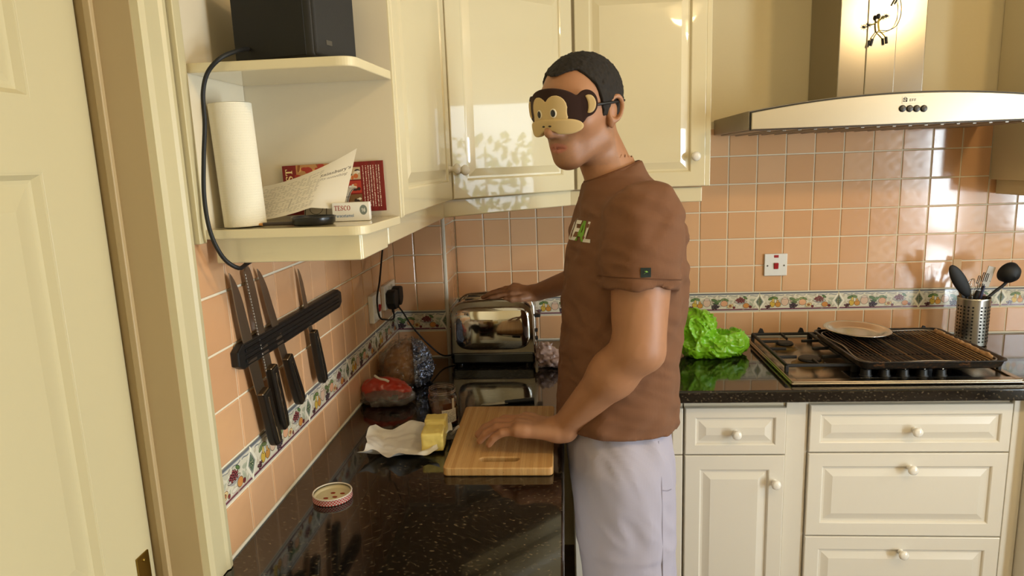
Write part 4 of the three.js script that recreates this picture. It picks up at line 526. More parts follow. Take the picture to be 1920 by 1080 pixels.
// ---------------------------------------------------------------- left worktop: toaster, bread, jar, butter, board
{ const t = thing('toaster', 'chrome toaster with black base in the corner, man holding its top', 'toaster', [0.372, 0.9105, 0.268]);
  const prof = (w, h, r) => { const s = new THREE.Shape(); s.moveTo(-w / 2, 0); s.lineTo(w / 2, 0); s.lineTo(w / 2 - 0.004, h - r); s.quadraticCurveTo(w / 2 - 0.008, h, w / 2 - r - 0.01, h); s.quadraticCurveTo(0, h + 0.008, -w / 2 + r + 0.01, h); s.quadraticCurveTo(-w / 2 + 0.008, h, -w / 2 + 0.004, h - r); s.closePath(); return s; };
  part(t, 'base', merge(at(rbox(0.298, 0.046, 0.178, 0.01, 3), 0, 0.029, 0), ...[[-1, -1], [1, -1], [-1, 1], [1, 1]].map(([x, z]) => at(new THREE.CylinderGeometry(0.01, 0.01, 0.008, 12), x * 0.12, 0.004, z * 0.07))), MAT.blackGloss);
  part(t, 'end_frame', merge(extrude(prof(0.292, 0.196, 0.05), 0.02, 0.006, 24).translate(0, 0.034, 0.066), extrude(prof(0.292, 0.196, 0.05), 0.02, 0.006, 24).translate(0, 0.034, -0.086)), M('#9a9288', 0.12, { metalness: 1 }));
  part(t, 'body_shell', extrude(prof(0.284, 0.19, 0.048), 0.15, 0.004, 24).translate(0, 0.034, -0.075), MAT.chrome);
  { const pos = [], idx = [], R = 26, A = 72, sg = (q, e) => Math.sign(q) * Math.pow(Math.abs(q), e); for (let i = 0; i <= R; i++) for (let k = 0; k < A; k++) { const r = Math.pow(i / R, 0.7), a = k / A * Math.PI * 2; pos.push(0.134 * r * sg(Math.cos(a), 0.42), 0.079 * r * sg(Math.sin(a), 0.42), 0.0145 * Math.sqrt(Math.max(0, 1 - Math.pow(r, 3.2)))); }
    for (let i = 0; i < R; i++) for (let k = 0; k < A; k++) { const a = i * A + k, b = i * A + (k + 1) % A; idx.push(a, a + A, b + A, a, b + A, b); } const g = new THREE.BufferGeometry(); g.setAttribute('position', new THREE.Float32BufferAttribute(pos, 3)); g.setIndex(idx); g.computeVertexNormals(); part(t, 'front_plate', g, MAT.chrome, [0, 0.137, 0.0845]); }
  for (const z of [-0.035, 0.035]) part(t, 'bread_slot', rbox(0.2, 0.004, 0.026, 0.002), M('#060606', 0.7), [0, 0.2285, z]);
  part(t, 'slot_rail', merge([-0.055, -0.012, 0.012, 0.055].map((z) => at(rbox(0.21, 0.006, 0.004, 0.0015), 0, 0.2295, z))), MAT.chrome);
  const lv = part(t, 'lever', rbox(0.022, 0.012, 0.03, 0.003), MAT.black, [0.158, 0.168, 0.02]); part(lv, 'lever_stem', rbox(0.02, 0.006, 0.008, 0.002), MAT.black, [-0.016, 0, 0]);
  for (const y of [0.07, 0.1]) part(t, 'side_button', new THREE.CylinderGeometry(0.007, 0.007, 0.01, 16), MAT.black, [0.15, y, -0.03], [0, 0, Math.PI / 2]); part(t, 'side_handle', rbox(0.012, 0.02, 0.05, 0.004), MAT.black, [-0.15, 0.165, 0]);
}
const film = (tint = '#e9e6e2', op = 0.85) => M(tint, 0.12, { transmission: op, thickness: 0, clearcoat: 0.6, clearcoatRoughness: 0.1, side: THREE.DoubleSide });
const crumple = (x, y, z, s, a) => a * (Math.abs(N(x * s, y * s, z * s)) + 0.5 * Math.abs(N(x * s * 2.1, y * s * 2.1, z * s * 2.1)));
{ const c = V(0.095, 0.911, 0.53), t = thing('bread_loaf', 'brown loaf of bread in a clear bag against the left wall', 'bread', c);
  const f = (x, y, z) => smin(ell(0, 0.07, 0, 0.066, 0.066, 0.088)(x, y, z), ell(0, 0.035, 0, 0.068, 0.034, 0.09)(x, y, z), 0.02); const loaf = surfaceNets((x, y, z) => f(x, y, z) + 0.003 * N(x * 60, y * 60, z * 60), [-0.09, -0.004, -0.11], [0.09, 0.15, 0.11], 0.005);
  part(t, 'loaf', colored(loaf, (x, y, z, k) => { const n = 0.5 + 0.5 * N(x * 40, y * 40, z * 40); k.setRGB(0.2 + 0.13 * n, 0.09 + 0.07 * n, 0.028 + 0.02 * n); }), M('#ffffff', 0.8, { vertexColors: true }));
  part(t, 'clear_bag', surfaceNets((x, y, z) => Math.max(f(x, y, z) - 0.006 - crumple(x, y, z, 34, 0.032) + 0.005, -y + 0.001), [-0.1, -0.004, -0.125], [0.1, 0.165, 0.125], 0.0045), film('#f4f0ea', 0.96)); part(t, 'foil_end', surfaceNets((x, y, z) => Math.max(f(x * 0.9, y, z) - 0.009 - crumple(x + 1, y, z, 60, 0.02) + 0.004, 0.028 + 0.25 * z - x, -y + 0.001), [-0.02, -0.004, -0.125], [0.115, 0.165, 0.125], 0.0034), M('#6f7486', 0.16, { metalness: 0.75 }), null, null, 'crinkled bluish silver end of the bag'); part(t, 'print_patch', surfaceNets((x, y, z) => Math.max(Math.abs(f(x, y, z) - 0.013) - 0.001, Math.hypot(x - 0.02, (y - 0.11) * 1.2, (z - 0.06)) - 0.014), [-0.02, 0.08, 0.03], [0.06, 0.14, 0.1], 0.0025), M('#27485a', 0.4));
}
{ const c = V(0.075, 0.911, 0.712), t = thing('red_packet', 'red wrapped packet with white tie in front of the loaf', 'packet', c);
  const f = blend([ell(-0.005, 0.045, 0, 0.062, 0.03, 0.036), ell(0.035, 0.035, 0.01, 0.05, 0.024, 0.03), ell(-0.04, 0.038, 0.005, 0.03, 0.028, 0.03)], 0.015);
  part(t, 'red_wrapper', surfaceNets((x, y, z) => f(x, y, z) - crumple(x, y, z, 30, 0.008), [-0.1, 0, -0.07], [0.11, 0.1, 0.07], 0.004), M('#a5311f', 0.3, { clearcoat: 0.6, clearcoatRoughness: 0.12 }));
  part(t, 'clear_film', surfaceNets((x, y, z) => Math.max(ell(0.01, 0.02, 0.012, 0.082, 0.03, 0.052)(x, y, z) - crumple(x, y, z, 36, 0.012), -y + 0.001), [-0.11, -0.004, -0.07], [0.12, 0.07, 0.1], 0.0045), film('#cfc9c4', 0.85));
  part(t, 'white_tie', tube([V(-0.03, 0.082, 0.0), V(-0.012, 0.076, 0.012), V(0.008, 0.074, 0.018), V(0.02, 0.069, 0.022)], 0.0042, 20, 6), M('#ddd8cb', 0.5)); part(t, 'black_print', rbox(0.03, 0.014, 0.002, 0.0008, 1), MAT.black, [0.035, 0.028, 0.044], [-0.35, 0, 0.05]);
}
{ const c = px(1020, 690, 'y', 0.911), t = thing('crumpled_bread_bag', 'crumpled clear plastic bread bag beside the toaster', 'bag', [0.578, 0.911, 0.36]); const f = blend([ell(0, 0.03, 0, 0.055, 0.026, 0.045), ell(-0.02, 0.055, -0.01, 0.03, 0.028, 0.03), ell(0.03, 0.02, 0.02, 0.05, 0.02, 0.04)], 0.02); const g = surfaceNets((x, y, z) => Math.max(f(x, y, z) - crumple(x, y, z, 38, 0.02) + 0.006, -y + 0.001), [-0.1, -0.004, -0.08], [0.11, 0.12, 0.09], 0.0042); part(t, 'film', g, M('#b79c92', 0.2, { transmission: 0.35, thickness: 0, clearcoat: 0.8, clearcoatRoughness: 0.1, side: THREE.DoubleSide })); part(t, 'bread_end', ell && surfaceNets(ell(0, 0.024, 0, 0.04, 0.018, 0.03), [-0.05, 0, -0.04], [0.05, 0.05, 0.04], 0.005), M('#a86f52', 0.85)); }
{ const c = V(0.283, 0.911, 0.875), t = thing('jam_jar', 'open glass jam jar with white label behind the chopping board', 'jar', c), r = 0.041;
  const glass = M('#ffffff', 0.02, { transmission: 1, thickness: 0.004, ior: 1.5, attenuationColor: new THREE.Color('#c9836a'), attenuationDistance: 0.05 });
  part(t, 'glass', lathe([[0, 0], [r - 0.004, 0], [r, 0.004], [r, 0.072], [r - 0.003, 0.08], [r - 0.006, 0.083], [r - 0.005, 0.1], [r - 0.0075, 0.1], [r - 0.0085, 0.083], [r - 0.0035, 0.071], [r - 0.0035, 0.006], [0, 0.005]], 48), glass); part(t, 'screw_thread', merge([0.088, 0.093].map((y) => { const g = new THREE.TorusGeometry(r - 0.0045, 0.0011, 6, 40); g.rotateX(Math.PI / 2); return g.translate(0, y, 0); })), glass);
  part(t, 'jam', lathe([[0, 0.0055], [r - 0.0042, 0.0065], [r - 0.0042, 0.03], [r - 0.006, 0.034], [0.02, 0.028], [0, 0.03]], 40), M('#4a1a0c', 0.15, { clearcoat: 0.6 })); part(t, 'jam_smear', new THREE.CylinderGeometry(r - 0.0048, r - 0.0048, 0.03, 30, 1, true, 0.2, 2.2), M('#6a2a16', 0.3, { transmission: 0.3, thickness: 0, side: THREE.DoubleSide }), [0, 0.046, 0]);
  const lab = canvasTex(256, 192, (q, w, h) => { q.fillStyle = '#ddd6c8'; q.fillRect(0, 0, w, h); q.fillStyle = '#6d675e'; for (let y = 14; y < 186; y += 11) for (let x = 10; x < 236; x += 16) if (rnd() < 0.8) q.fillRect(x, y, 6 + rnd() * 9, 5); }); const lg = new THREE.CylinderGeometry(r + 0.0005, r + 0.0005, 0.038, 20, 1, true, 0.1, 1.1); part(t, 'label', lg, M('#ffffff', 0.6, { map: lab, side: THREE.DoubleSide }), [0, 0.026, 0]); part(t, 'label_strip', new THREE.CylinderGeometry(r + 0.0007, r + 0.0007, 0.03, 6, 1, true, 0.85, 0.2), M('#cfc6b6', 0.6, { side: THREE.DoubleSide }), [0, 0.06, 0]);
}
{ const c = V(0.235, 0.911, 1.045), t = thing('butter', 'block of butter on its opened foil wrapper', 'butter', c);
  const g = new THREE.PlaneGeometry(0.2, 0.21, 40, 42); g.rotateX(-Math.PI / 2); const p = g.attributes.position; for (let i = 0; i < p.count; i++) { const x = p.getX(i), z = p.getZ(i), e = Math.max(Math.abs(x) / 0.1, Math.abs(z) / 0.105), w = 0.012 * N(x * 20, 1, z * 20); p.setX(i, x * (1 - 0.12 * Math.sin(z * 30)) - 0.02); p.setZ(i, z * (0.93 + 0.14 * Math.sin(x * 34 + 1)) - x * 0.12); p.setY(i, 0.003 + Math.max(0, e - 0.6) * (0.05 + 0.05 * N(x * 24, 2, z * 24)) + Math.max(0, 0.006 * N(x * 40, 3, z * 40)) + Math.max(0, w) * 0.4); } g.computeVertexNormals();
  part(t, 'foil_wrapper', g, M('#e2dfd8', 0.45, { side: THREE.DoubleSide }), null, null, 'crumpled white foil wrapper');
  const s = (x, y, z) => { const q = [Math.abs(x) - 0.024, Math.abs(y - 0.026) - 0.02, Math.abs(z) - 0.055]; return Math.hypot(Math.max(q[0], 0), Math.max(q[1], 0), Math.max(q[2], 0)) + Math.min(Math.max(...q), 0) - 0.004; }; const but = surfaceNets((x, y, z) => s(x, y - (z < -0.005 ? 0.009 : 0), z) + 0.0016 * N(x * 90, y * 90, z * 60) + (Math.abs(z + 0.008) < 0.004 ? 0.003 : 0), [-0.045, -0.004, -0.07], [0.045, 0.085, 0.07], 0.003); part(t, 'butter_block', but, M('#e2cd74', 0.38, { clearcoat: 0.2 }), [0.055, 0.002, -0.01], [0, 0.06, 0]);
  part(t, 'torn_foil', paperSheet(0.03, 0.02, (x, y) => V(x, 0.02 + y * 0.6 + 0.006 * Math.sin(x * 120), y * 0.5), 12), M('#d8d0bf', 0.5, { side: THREE.DoubleSide }), [0.105, 0.0, -0.055], [0, 0.3, 0.3]);
}
{ const c = px(624, 932, 'y', 0.911), tex = canvasTex(256, 64, (q, w, h) => { for (let y = 0; y < 4; y++) for (let x = 0; x < 16; x++) { q.fillStyle = (x + y) % 2 ? '#c4bdb0' : '#b01f26'; q.fillRect(x * 16, y * 16, 16, 16); } }); tex.repeat.set(5, 1);
  const t = thing('jar_lid', 'red gingham jar lid lying upside down on the left worktop', 'lid', c), r = 0.042;
  part(t, 'gingham_skirt', (() => { const g = new THREE.CylinderGeometry(r, r + 0.001, 0.013, 64, 1, true); return g.translate(0, 0.0067, 0); })(), M('#ffffff', 0.35, { map: tex, side: THREE.DoubleSide })); part(t, 'rolled_rim', new THREE.TorusGeometry(r - 0.0006, 0.0016, 8, 64), M('#d8d0c0', 0.3), [0, 0.0132, 0], [Math.PI / 2, 0, 0]);
  part(t, 'inner_face', lathe([[0, 0.002], [r - 0.006, 0.002], [r - 0.004, 0.004], [r - 0.001, 0.012], [r - 0.001, 0.0005], [0, 0.0005]], 48), M('#cfc4a0', 0.4)); for (const [x, z] of [[-0.012, 0.01], [0.006, 0.004], [0.018, -0.012], [-0.004, -0.014]]) { const q = surfaceNets(ell(0, 0, 0, 0.006, 0.0015, 0.0035), [-0.008, -0.003, -0.006], [0.008, 0.003, 0.006], 0.0011); part(t, 'jam_spot', q, M('#8a2c16', 0.25), [x, 0.0025, z]); }
}
const boardTex = canvasTex(1024, 1024, (c, w, h) => { const cols = ['#c49a62', '#bf945b', '#c89f68', '#bb8f56']; for (let k = 0; k < 26; k++) { c.fillStyle = cols[Math.floor(rnd() * 4)]; c.fillRect(k * 40, 0, 40, h); for (let j = 0; j < 60; j++) { c.fillStyle = `rgba(90,58,24,${0.08 + 0.12 * rnd()})`; c.fillRect(k * 40 + rnd() * 40, rnd() * h, 1.5, 60 + rnd() * 300); } } for (let k = 0; k < 90; k++) { c.fillStyle = `rgba(60,34,14,${0.25 + 0.4 * rnd()})`; c.fillRect(250 + rnd() * 500, 200 + rnd() * 500, 2 + rnd() * 7, 2 + rnd() * 5); } });
{ const w = 0.256, d = 0.404, s = new THREE.Shape(), r = 0.014, a = w / 2, b = d / 2; s.moveTo(-a + r, -b); s.lineTo(a - r, -b); s.quadraticCurveTo(a, -b, a, -b + r); s.lineTo(a, b - r); s.quadraticCurveTo(a, b, a - r, b); s.lineTo(-a + r, b); s.quadraticCurveTo(-a, b, -a, b - r); s.lineTo(-a, -b + r); s.quadraticCurveTo(-a, -b, -a + r, -b);
  const hole = new THREE.Path(), hy = -b + 0.048; hole.moveTo(-0.035, hy - 0.012); hole.lineTo(0.035, hy - 0.012); hole.absarc(0.035, hy, 0.012, -Math.PI / 2, Math.PI / 2, false); hole.lineTo(-0.035, hy + 0.012); hole.absarc(-0.035, hy, 0.012, Math.PI / 2, Math.PI * 1.5, false); s.holes.push(hole);
  const g = new THREE.ExtrudeGeometry(s, { depth: 0.014, bevelEnabled: true, bevelSize: 0.003, bevelThickness: 0.003, bevelOffset: -0.003, bevelSegments: 3, curveSegments: 12 }); g.rotateX(-Math.PI / 2);
  const m = M('#ffffff', 0.55, { map: boardTex }); m.map.repeat.set(1 / 0.256, 1 / 0.41); const q = planarUV(g); { const uv = q.attributes.uv; for (let i = 0; i < uv.count; i++) uv.setXY(i, uv.getX(i) + 0.128, uv.getY(i) + 0.2); }
  single('chopping_board', 'bamboo chopping board with hand slot under the resting hand', 'chopping board', q, m, [0.468, 0.914, 1.017], [0, 0.006, 0]);
}
{ const a = px(902, 758, 'y', 0.915), b = px(1001, 750, 'y', 0.915), t = thing('table_knife', 'knife with black handle lying on worktop behind the board', 'knife', a), d = b.clone().sub(a), m = d.clone().multiplyScalar(0.45); part(t, 'blade', (() => { const s = poly([[0, -0.002], [0.02, -0.008], [d.length() * 0.5, -0.008], [d.length() * 0.5, 0.007], [0.006, 0.005]]); const g = extrude(s, 0.0015, 0.0004); g.rotateX(-Math.PI / 2); return g; })(), MAT.steel, [0, -0.002, 0], [0, Math.atan2(-d.z, d.x), 0]); part(t, 'handle', rod(m, d, 0.0065, 0.0085, 12), MAT.black); }
// ---------------------------------------------------------------- the man at the worktop
{
  const who = thing('person', 'man in brown t-shirt, grey shorts and monkey sleep mask at the worktop', 'person', [0, 0, 0]);
  const ZC = 1.0;                                                            // depth of the body's midline
  const LS = px(1208, 412, 'z', 1.185), LE = px(1196, 652, 'z', 1.225), LW = px(1050, 806, 'z', 1.135);       // near arm: shoulder, elbow, wrist
  const RS = V(0.79, 1.475, 0.815), RE = V(0.80, 1.30, 0.60), RW = px(1004, 549, 'z', 0.30);                   // far arm, reaching to the toaster
  // torso: stacked ellipses  y, centre x, half depth (x), half width (z)
  const table = (rows) => (y) => { if (y <= rows[0][0]) return rows[0]; for (let k = 1; k < rows.length; k++) if (y <= rows[k][0]) { const a = rows[k - 1], b = rows[k]; let t = (y - a[0]) / (b[0] - a[0]); t = t * t * (3 - 2 * t) * 0.5 + t * 0.5; return a.map((v, i) => v + (b[i] - v) * t); } return rows[rows.length - 1]; };
  const stack = (rows, e = 2.3) => { const f = table(rows), y0 = rows[0][0], y1 = rows[rows.length - 1][0]; return (x, y, z) => { const [, cx, a, b] = f(y), q = Math.pow(Math.abs((x - cx) / a), e) + Math.pow(Math.abs((z - ZC) / b), e), d = (Math.pow(q, 1 / e) - 1) * Math.min(a, b) * 0.9, o = Math.max(y0 - y, y - y1); return o > 0 ? Math.max(d, o) : d; }; };
  const torsoShirt = stack([[0.935, 0.757, 0.15, 0.205], [1.0, 0.757, 0.15, 0.2], [1.12, 0.762, 0.147, 0.19], [1.25, 0.772, 0.148, 0.197], [1.36, 0.78, 0.147, 0.205], [1.44, 0.785, 0.138, 0.205], [1.50, 0.783, 0.117, 0.185], [1.545, 0.772, 0.093, 0.14], [1.58, 0.762, 0.074, 0.085], [1.61, 0.752, 0.067, 0.066], [1.66, 0.74, 0.06, 0.058]]);
  const pelvisShorts = stack([[0.42, 0.78, 0.12, 0.19], [0.6, 0.775, 0.108, 0.19], [0.75, 0.768, 0.115, 0.19], [0.86, 0.762, 0.128, 0.188], [0.96, 0.758, 0.128, 0.18], [1.02, 0.758, 0.12, 0.165]], 2.4);
  const torsoSkin = (x, y, z) => torsoShirt(x, y, z) + 0.02;
  // hands: wrist, direction of fingers, back-of-hand normal, thumb side; curl per finger joint
  function handField(w, dir, nrm, sideV, curls, s, thumbSpec) {
    const D = dir.clone().normalize(), S = sideV.clone().addScaledVector(D, -sideV.dot(D)).normalize(), Nn = D.clone().cross(S).normalize(); if (Nn.dot(nrm) < 0) Nn.negate();
    const P = (d, q, n) => w.clone().addScaledVector(D, d * s).addScaledVector(S, q * s).addScaledVector(Nn, n * s), fs = [];
    fs.push(cone(P(-0.012, 0, 0.002), P(0.012, 0, 0), 0.025 * s, 0.026 * s));
    for (const [q0, q1] of [[0.018, 0.033], [0.007, 0.011], [-0.005, -0.011], [-0.016, -0.031]]) fs.push(cone(P(0.008, q0, 0), P(0.086 - Math.abs(q1) * 0.25, q1, 0), 0.0165 * s, 0.0125 * s), cone(P(0.074 - Math.abs(q1) * 0.25, q1, 0.003), P(0.086 - Math.abs(q1) * 0.25, q1, 0.0035), 0.0112 * s, 0.0112 * s));
    const fing = [[0.033, 0.082, [0.044, 0.026, 0.021], 0.0098], [0.011, 0.088, [0.048, 0.03, 0.022], 0.0102], [-0.011, 0.084, [0.045, 0.028, 0.021], 0.0098], [-0.031, 0.075, [0.036, 0.021, 0.019], 0.0088]], out = [];
    fing.forEach(([q, d0, seg, r], i) => { let p = P(d0, q, 0.001), a = 0; const chain = []; const spread = q * 2.2; seg.forEach((L, k) => { a += curls[i][k]; const v = D.clone().multiplyScalar(Math.cos(a)).addScaledVector(Nn, -Math.sin(a)).addScaledVector(S, spread * 0.9 * (k ? 0.3 : 1)).normalize(), e = p.clone().addScaledVector(v, L * s); chain.push(cone(p, e, r * s * (1 - 0.07 * k), r * s * (0.95 - 0.09 * k))); p = e; }); out.push(blend(chain, 0.004)); });
    const th = [[P(0.012, 0.022, -0.006), P(0.045, 0.05, thumbSpec[0]), 0.0165, 0.012], [P(0.045, 0.05, thumbSpec[0]), P(0.075, 0.057, thumbSpec[1]), 0.0118, 0.0105], [P(0.075, 0.057, thumbSpec[1]), P(0.098, 0.052, thumbSpec[2]), 0.0105, 0.008]].map(([a, b, r0, r1]) => cone(a, b, r0 * s, r1 * s)); out.push(blend(th, 0.006));
    const palm = blend(fs, 0.012); return (x, y, z) => { let d = 1e9; for (const f of out) d = smin(d, f(x, y, z), 0.0018); return smin(d, palm(x, y, z), 0.007); };
  }
  const handL = handField(LW, px(925, 822, 'z', 1.1).sub(LW).setY(0.008), V(0, 1, 0), V(-0.15, 0, -1), [[0.16, 0.36, 0.3], [0.14, 0.4, 0.3], [0.18, 0.42, 0.32], [0.22, 0.42, 0.35]], 1.2, [-0.016, -0.026, -0.034]);
  const handR = handField(RW, V(-1, 0.1, -0.05), V(0, 1, 0), V(0, -0.25, 1), [[0.22, 0.16, 0.12], [0.2, 0.16, 0.12], [0.22, 0.18, 0.12], [0.25, 0.18, 0.15]], 1.02, [-0.004, -0.006, -0.008]);
  const midL = LE.clone().lerp(LW, 0.3), armL = blend([cone(LS, LE, 0.063, 0.049), cone(LS.clone().lerp(LE, 0.25), LS.clone().lerp(LE, 0.75), 0.061, 0.055), cone(LE, midL, 0.05, 0.05), cone(midL, LW, 0.05, 0.028), cone(LE.clone().add(V(0.022, -0.012, 0)), LE.clone().add(V(0.012, 0.03, 0)), 0.03, 0.036)], 0.03);
  const midR = RE.clone().lerp(RW, 0.3), armR = blend([cone(RS, RE, 0.06, 0.046), cone(RE, midR, 0.047, 0.047), cone(midR, RW, 0.047, 0.029)], 0.03);
  const legs = [1.09, 0.91].map((z) => blend([cone(V(0.77, 0.9, z), V(0.775, 0.5, z), 0.09, 0.06), cone(V(0.775, 0.5, z), V(0.8, 0.09, z), 0.06, 0.04), cone(V(0.795, 0.45, z), V(0.815, 0.3, z), 0.045, 0.045)], 0.03));
  // head, in its own axes: x to his left, y up, z forwards
  const HC = px(1091, 208, 'z', 1.05), yaw = 0.7, pitch = 0.12;
  const F = V(-Math.sin(yaw) * Math.cos(pitch), -Math.sin(pitch), Math.cos(yaw) * Math.cos(pitch)), X = V(0, 1, 0).cross(F).normalize(), Y = F.clone().cross(X).normalize();
  const headM = new THREE.Matrix4().makeBasis(X, Y, F).setPosition(HC), headI = headM.clone().invert(), E = headI.elements;
  const toHead = (x, y, z) => [E[0] * x + E[4] * y + E[8] * z + E[12], E[1] * x + E[5] * y + E[9] * z + E[13], E[2] * x + E[6] * y + E[10] * z + E[14]];
  const skull = blend([ell(0, 0.035, -0.012, 0.077, 0.088, 0.097), ell(0, 0.02, 0.02, 0.07, 0.085, 0.08)], 0.03);
  const faceParts = blend([ell(0, -0.035, 0.03, 0.06, 0.075, 0.062), cone(V(0, -0.096, 0.072), V(0, -0.1, 0.066), 0.022, 0.02), cone(V(0.05, -0.062, 0.0), V(0.017, -0.1, 0.062), 0.02, 0.017), cone(V(-0.05, -0.062, 0.0), V(-0.017, -0.1, 0.062), 0.02, 0.017), ell(0.042, -0.018, 0.058, 0.027, 0.024, 0.026), ell(-0.042, -0.018, 0.058, 0.027, 0.024, 0.026), ell(0, -0.062, 0.078, 0.03, 0.024, 0.02), ell(0, 0.03, 0.076, 0.052, 0.016, 0.02)], 0.028);
  const nose = blend([cone(V(0, 0.012, 0.093), V(0, -0.035, 0.118), 0.0085, 0.0138), cone(V(0.0125, -0.041, 0.103), V(0.0115, -0.041, 0.107), 0.0085, 0.008), cone(V(-0.0125, -0.041, 0.103), V(-0.0115, -0.041, 0.107), 0.0085, 0.008)], 0.01);
  const lips = blend([cone(V(0.02, -0.069, 0.085), V(0, -0.066, 0.0965), 0.003, 0.0055), cone(V(-0.02, -0.069, 0.085), V(0, -0.066, 0.0965), 0.003, 0.0055), cone(V(0.017, -0.075, 0.085), V(0, -0.0775, 0.0955), 0.003, 0.0062), cone(V(-0.017, -0.075, 0.085), V(0, -0.0775, 0.0955), 0.003, 0.0062)], 0.004);
  const earOf = (s) => { const c = [s * 0.078, -0.002, -0.012]; return (x, y, z) => { const lx = x - c[0], ly = y - c[1], lz = z - c[2] + ly * 0.25; const out = Math.hypot(lx / 0.6, ly, lz * 1.35) ; const rim = Math.hypot(Math.hypot((ly) / 1.0, lz * 1.55) - 0.026, (lx - s * 0.008 + s * lz * 0.35)) - 0.0052, bowl = ell(c[0] - s * 0.002, c[1] - 0.002, c[2], 0.008, 0.026, 0.016)(x, y, z), lobe = ell(c[0] + s * 0.001, c[1] - 0.031, c[2] + 0.01, 0.006, 0.011, 0.009)(x, y, z); return smin(smin(rim, bowl, 0.006), lobe, 0.008); }; };
  const earL = earOf(1), earR = earOf(-1);
  const neckTop = V(0, -0.05, -0.028).applyMatrix4(headM), neckBase = V(0.768, 1.53, 1.0), neck = cone(neckTop, neckBase, 0.054, 0.064);
  const headLocal = (x, y, z) => { let d = smin(skull(x, y, z), faceParts(x, y, z), 0.03); d = smin(d, nose(x, y, z), 0.012); d = smin(d, lips(x, y, z), 0.005); d = smin(d, earL(x, y, z), 0.006); d = smin(d, earR(x, y, z), 0.006);
    const mouth = Math.max(Math.hypot((y + 0.0722 + 8 * x * x) , (z - 0.1 + 6 * x * x)) - 0.0022, Math.abs(x) - 0.022); return Math.max(d, -mouth); };
  const headField = (x, y, z) => { const [a, b, c] = toHead(x, y, z); return smin(headLocal(a, b, c), neck(x, y, z), 0.03); };
  const body = (x, y, z) => { let d = smin(torsoSkin(x, y, z), neck(x, y, z), 0.03); d = smin(d, smin(armL(x, y, z), armR(x, y, z), 0.01), 0.03); d = smin(d, smin(legs[0](x, y, z), legs[1](x, y, z), 0.01), 0.03); return d; };
  const cut = (g, keep) => { const p = g.attributes.position, idx = g.index.array, o = []; for (let i = 0; i < idx.length; i += 3) { const a = idx[i], b = idx[i + 1], c = idx[i + 2]; if (keep((p.getX(a) + p.getX(b) + p.getX(c)) / 3, (p.getY(a) + p.getY(b) + p.getY(c)) / 3, (p.getZ(a) + p.getZ(b) + p.getZ(c)) / 3)) o.push(a, b, c); } g.setIndex(o); return g; };
  const dirL = LW.clone().sub(midL).normalize(), dirR = RW.clone().sub(midR).normalize();
  const pastL = (x, y, z, k) => (x - LW.x) * dirL.x + (y - LW.y) * dirL.y + (z - LW.z) * dirL.z > k, pastR = (x, y, z, k) => (x - RW.x) * dirR.x + (y - RW.y) * dirR.y + (z - RW.z) * dirR.z > k && x < RW.x + 0.1 && z < 0.5;
  const handLf = (x, y, z) => smin(handL(x, y, z), armL(x, y, z), 0.012), handRf = (x, y, z) => smin(handR(x, y, z), armR(x, y, z), 0.012);
  const pieces = [
    cut(surfaceNets(body, [0.42, 0.06, 0.2], [1.0, 1.66, 1.34], 0.009), (x, y, z) => y < 1.625 && !(pastL(x, y, z, -0.03) && z > 1.0 && x < 0.7 && y < 1.1) && !pastR(x, y, z, -0.03)),
    cut(surfaceNets(headField, [HC.x - 0.17, HC.y - 0.2, HC.z - 0.17], [HC.x + 0.17, HC.y + 0.17, HC.z + 0.17], 0.0028), (x, y, z) => y > 1.575),
    cut(surfaceNets(handLf, [LW.x - 0.24, LW.y - 0.08, LW.z - 0.13], [LW.x + 0.1, LW.y + 0.12, LW.z + 0.13], 0.003), (x, y, z) => pastL(x, y, z, -0.05)),
    cut(surfaceNets(handRf, [RW.x - 0.24, RW.y - 0.12, RW.z - 0.13], [RW.x + 0.1, RW.y + 0.1, RW.z + 0.13], 0.003), (x, y, z) => pastR(x, y, z, -0.05)),
  ];
  const skin = lin(0.36, 0.168, 0.082), lip = lin(0.38, 0.13, 0.085), stub = lin(0.24, 0.135, 0.085), k1 = new THREE.Color();
  for (const g of pieces) colored(g, (x, y, z, k) => {
    const [a, b, c] = toHead(x, y, z); k.copy(skin); const m = 0.06 * N(x * 30, y * 30, z * 30) + 0.05 * N(x * 90, y * 90, z * 90); k.multiplyScalar(1 + m);
    if (y > 1.5 && Math.abs(a) < 0.12) {
      const q = Math.hypot(a / 0.023, (b + 0.072) / 0.0105, Math.max(0, 0.084 - c) / 0.01); if (q < 1.25 && c > 0.07) k.lerp(lip, Math.min(1, (1.25 - q) * 3));
      const jaw = Math.min(1, Math.max(0, (-0.035 - b + 0.35 * Math.max(0, 0.03 - c)) / 0.03)) * (c > -0.03 ? 1 : 0) * (b > -0.125 ? 1 : 0), grain = 0.55 + 0.45 * N(x * 260, y * 260, z * 260); if (q > 1.1) k.lerp(stub, 0.6 * jaw * grain);
      if (b > -0.058 && b < -0.046 && c > 0.075 && Math.abs(a) < 0.03) k.lerp(stub, 0.4);
    }
    const kn = Math.max(0, 1 - Math.hypot(x - 0.5, z - 1.1) / 0.09); if (y < 1.0 && y > 0.9) k.lerp(k1.setRGB(0.5, 0.2, 0.12), 0.3 * kn);
  });
  const g = mergeGeometries(pieces); part(who, 'body', g, M('#ffffff', 0.5, { vertexColors: true, sheen: 0.2, sheenRoughness: 0.5 }));
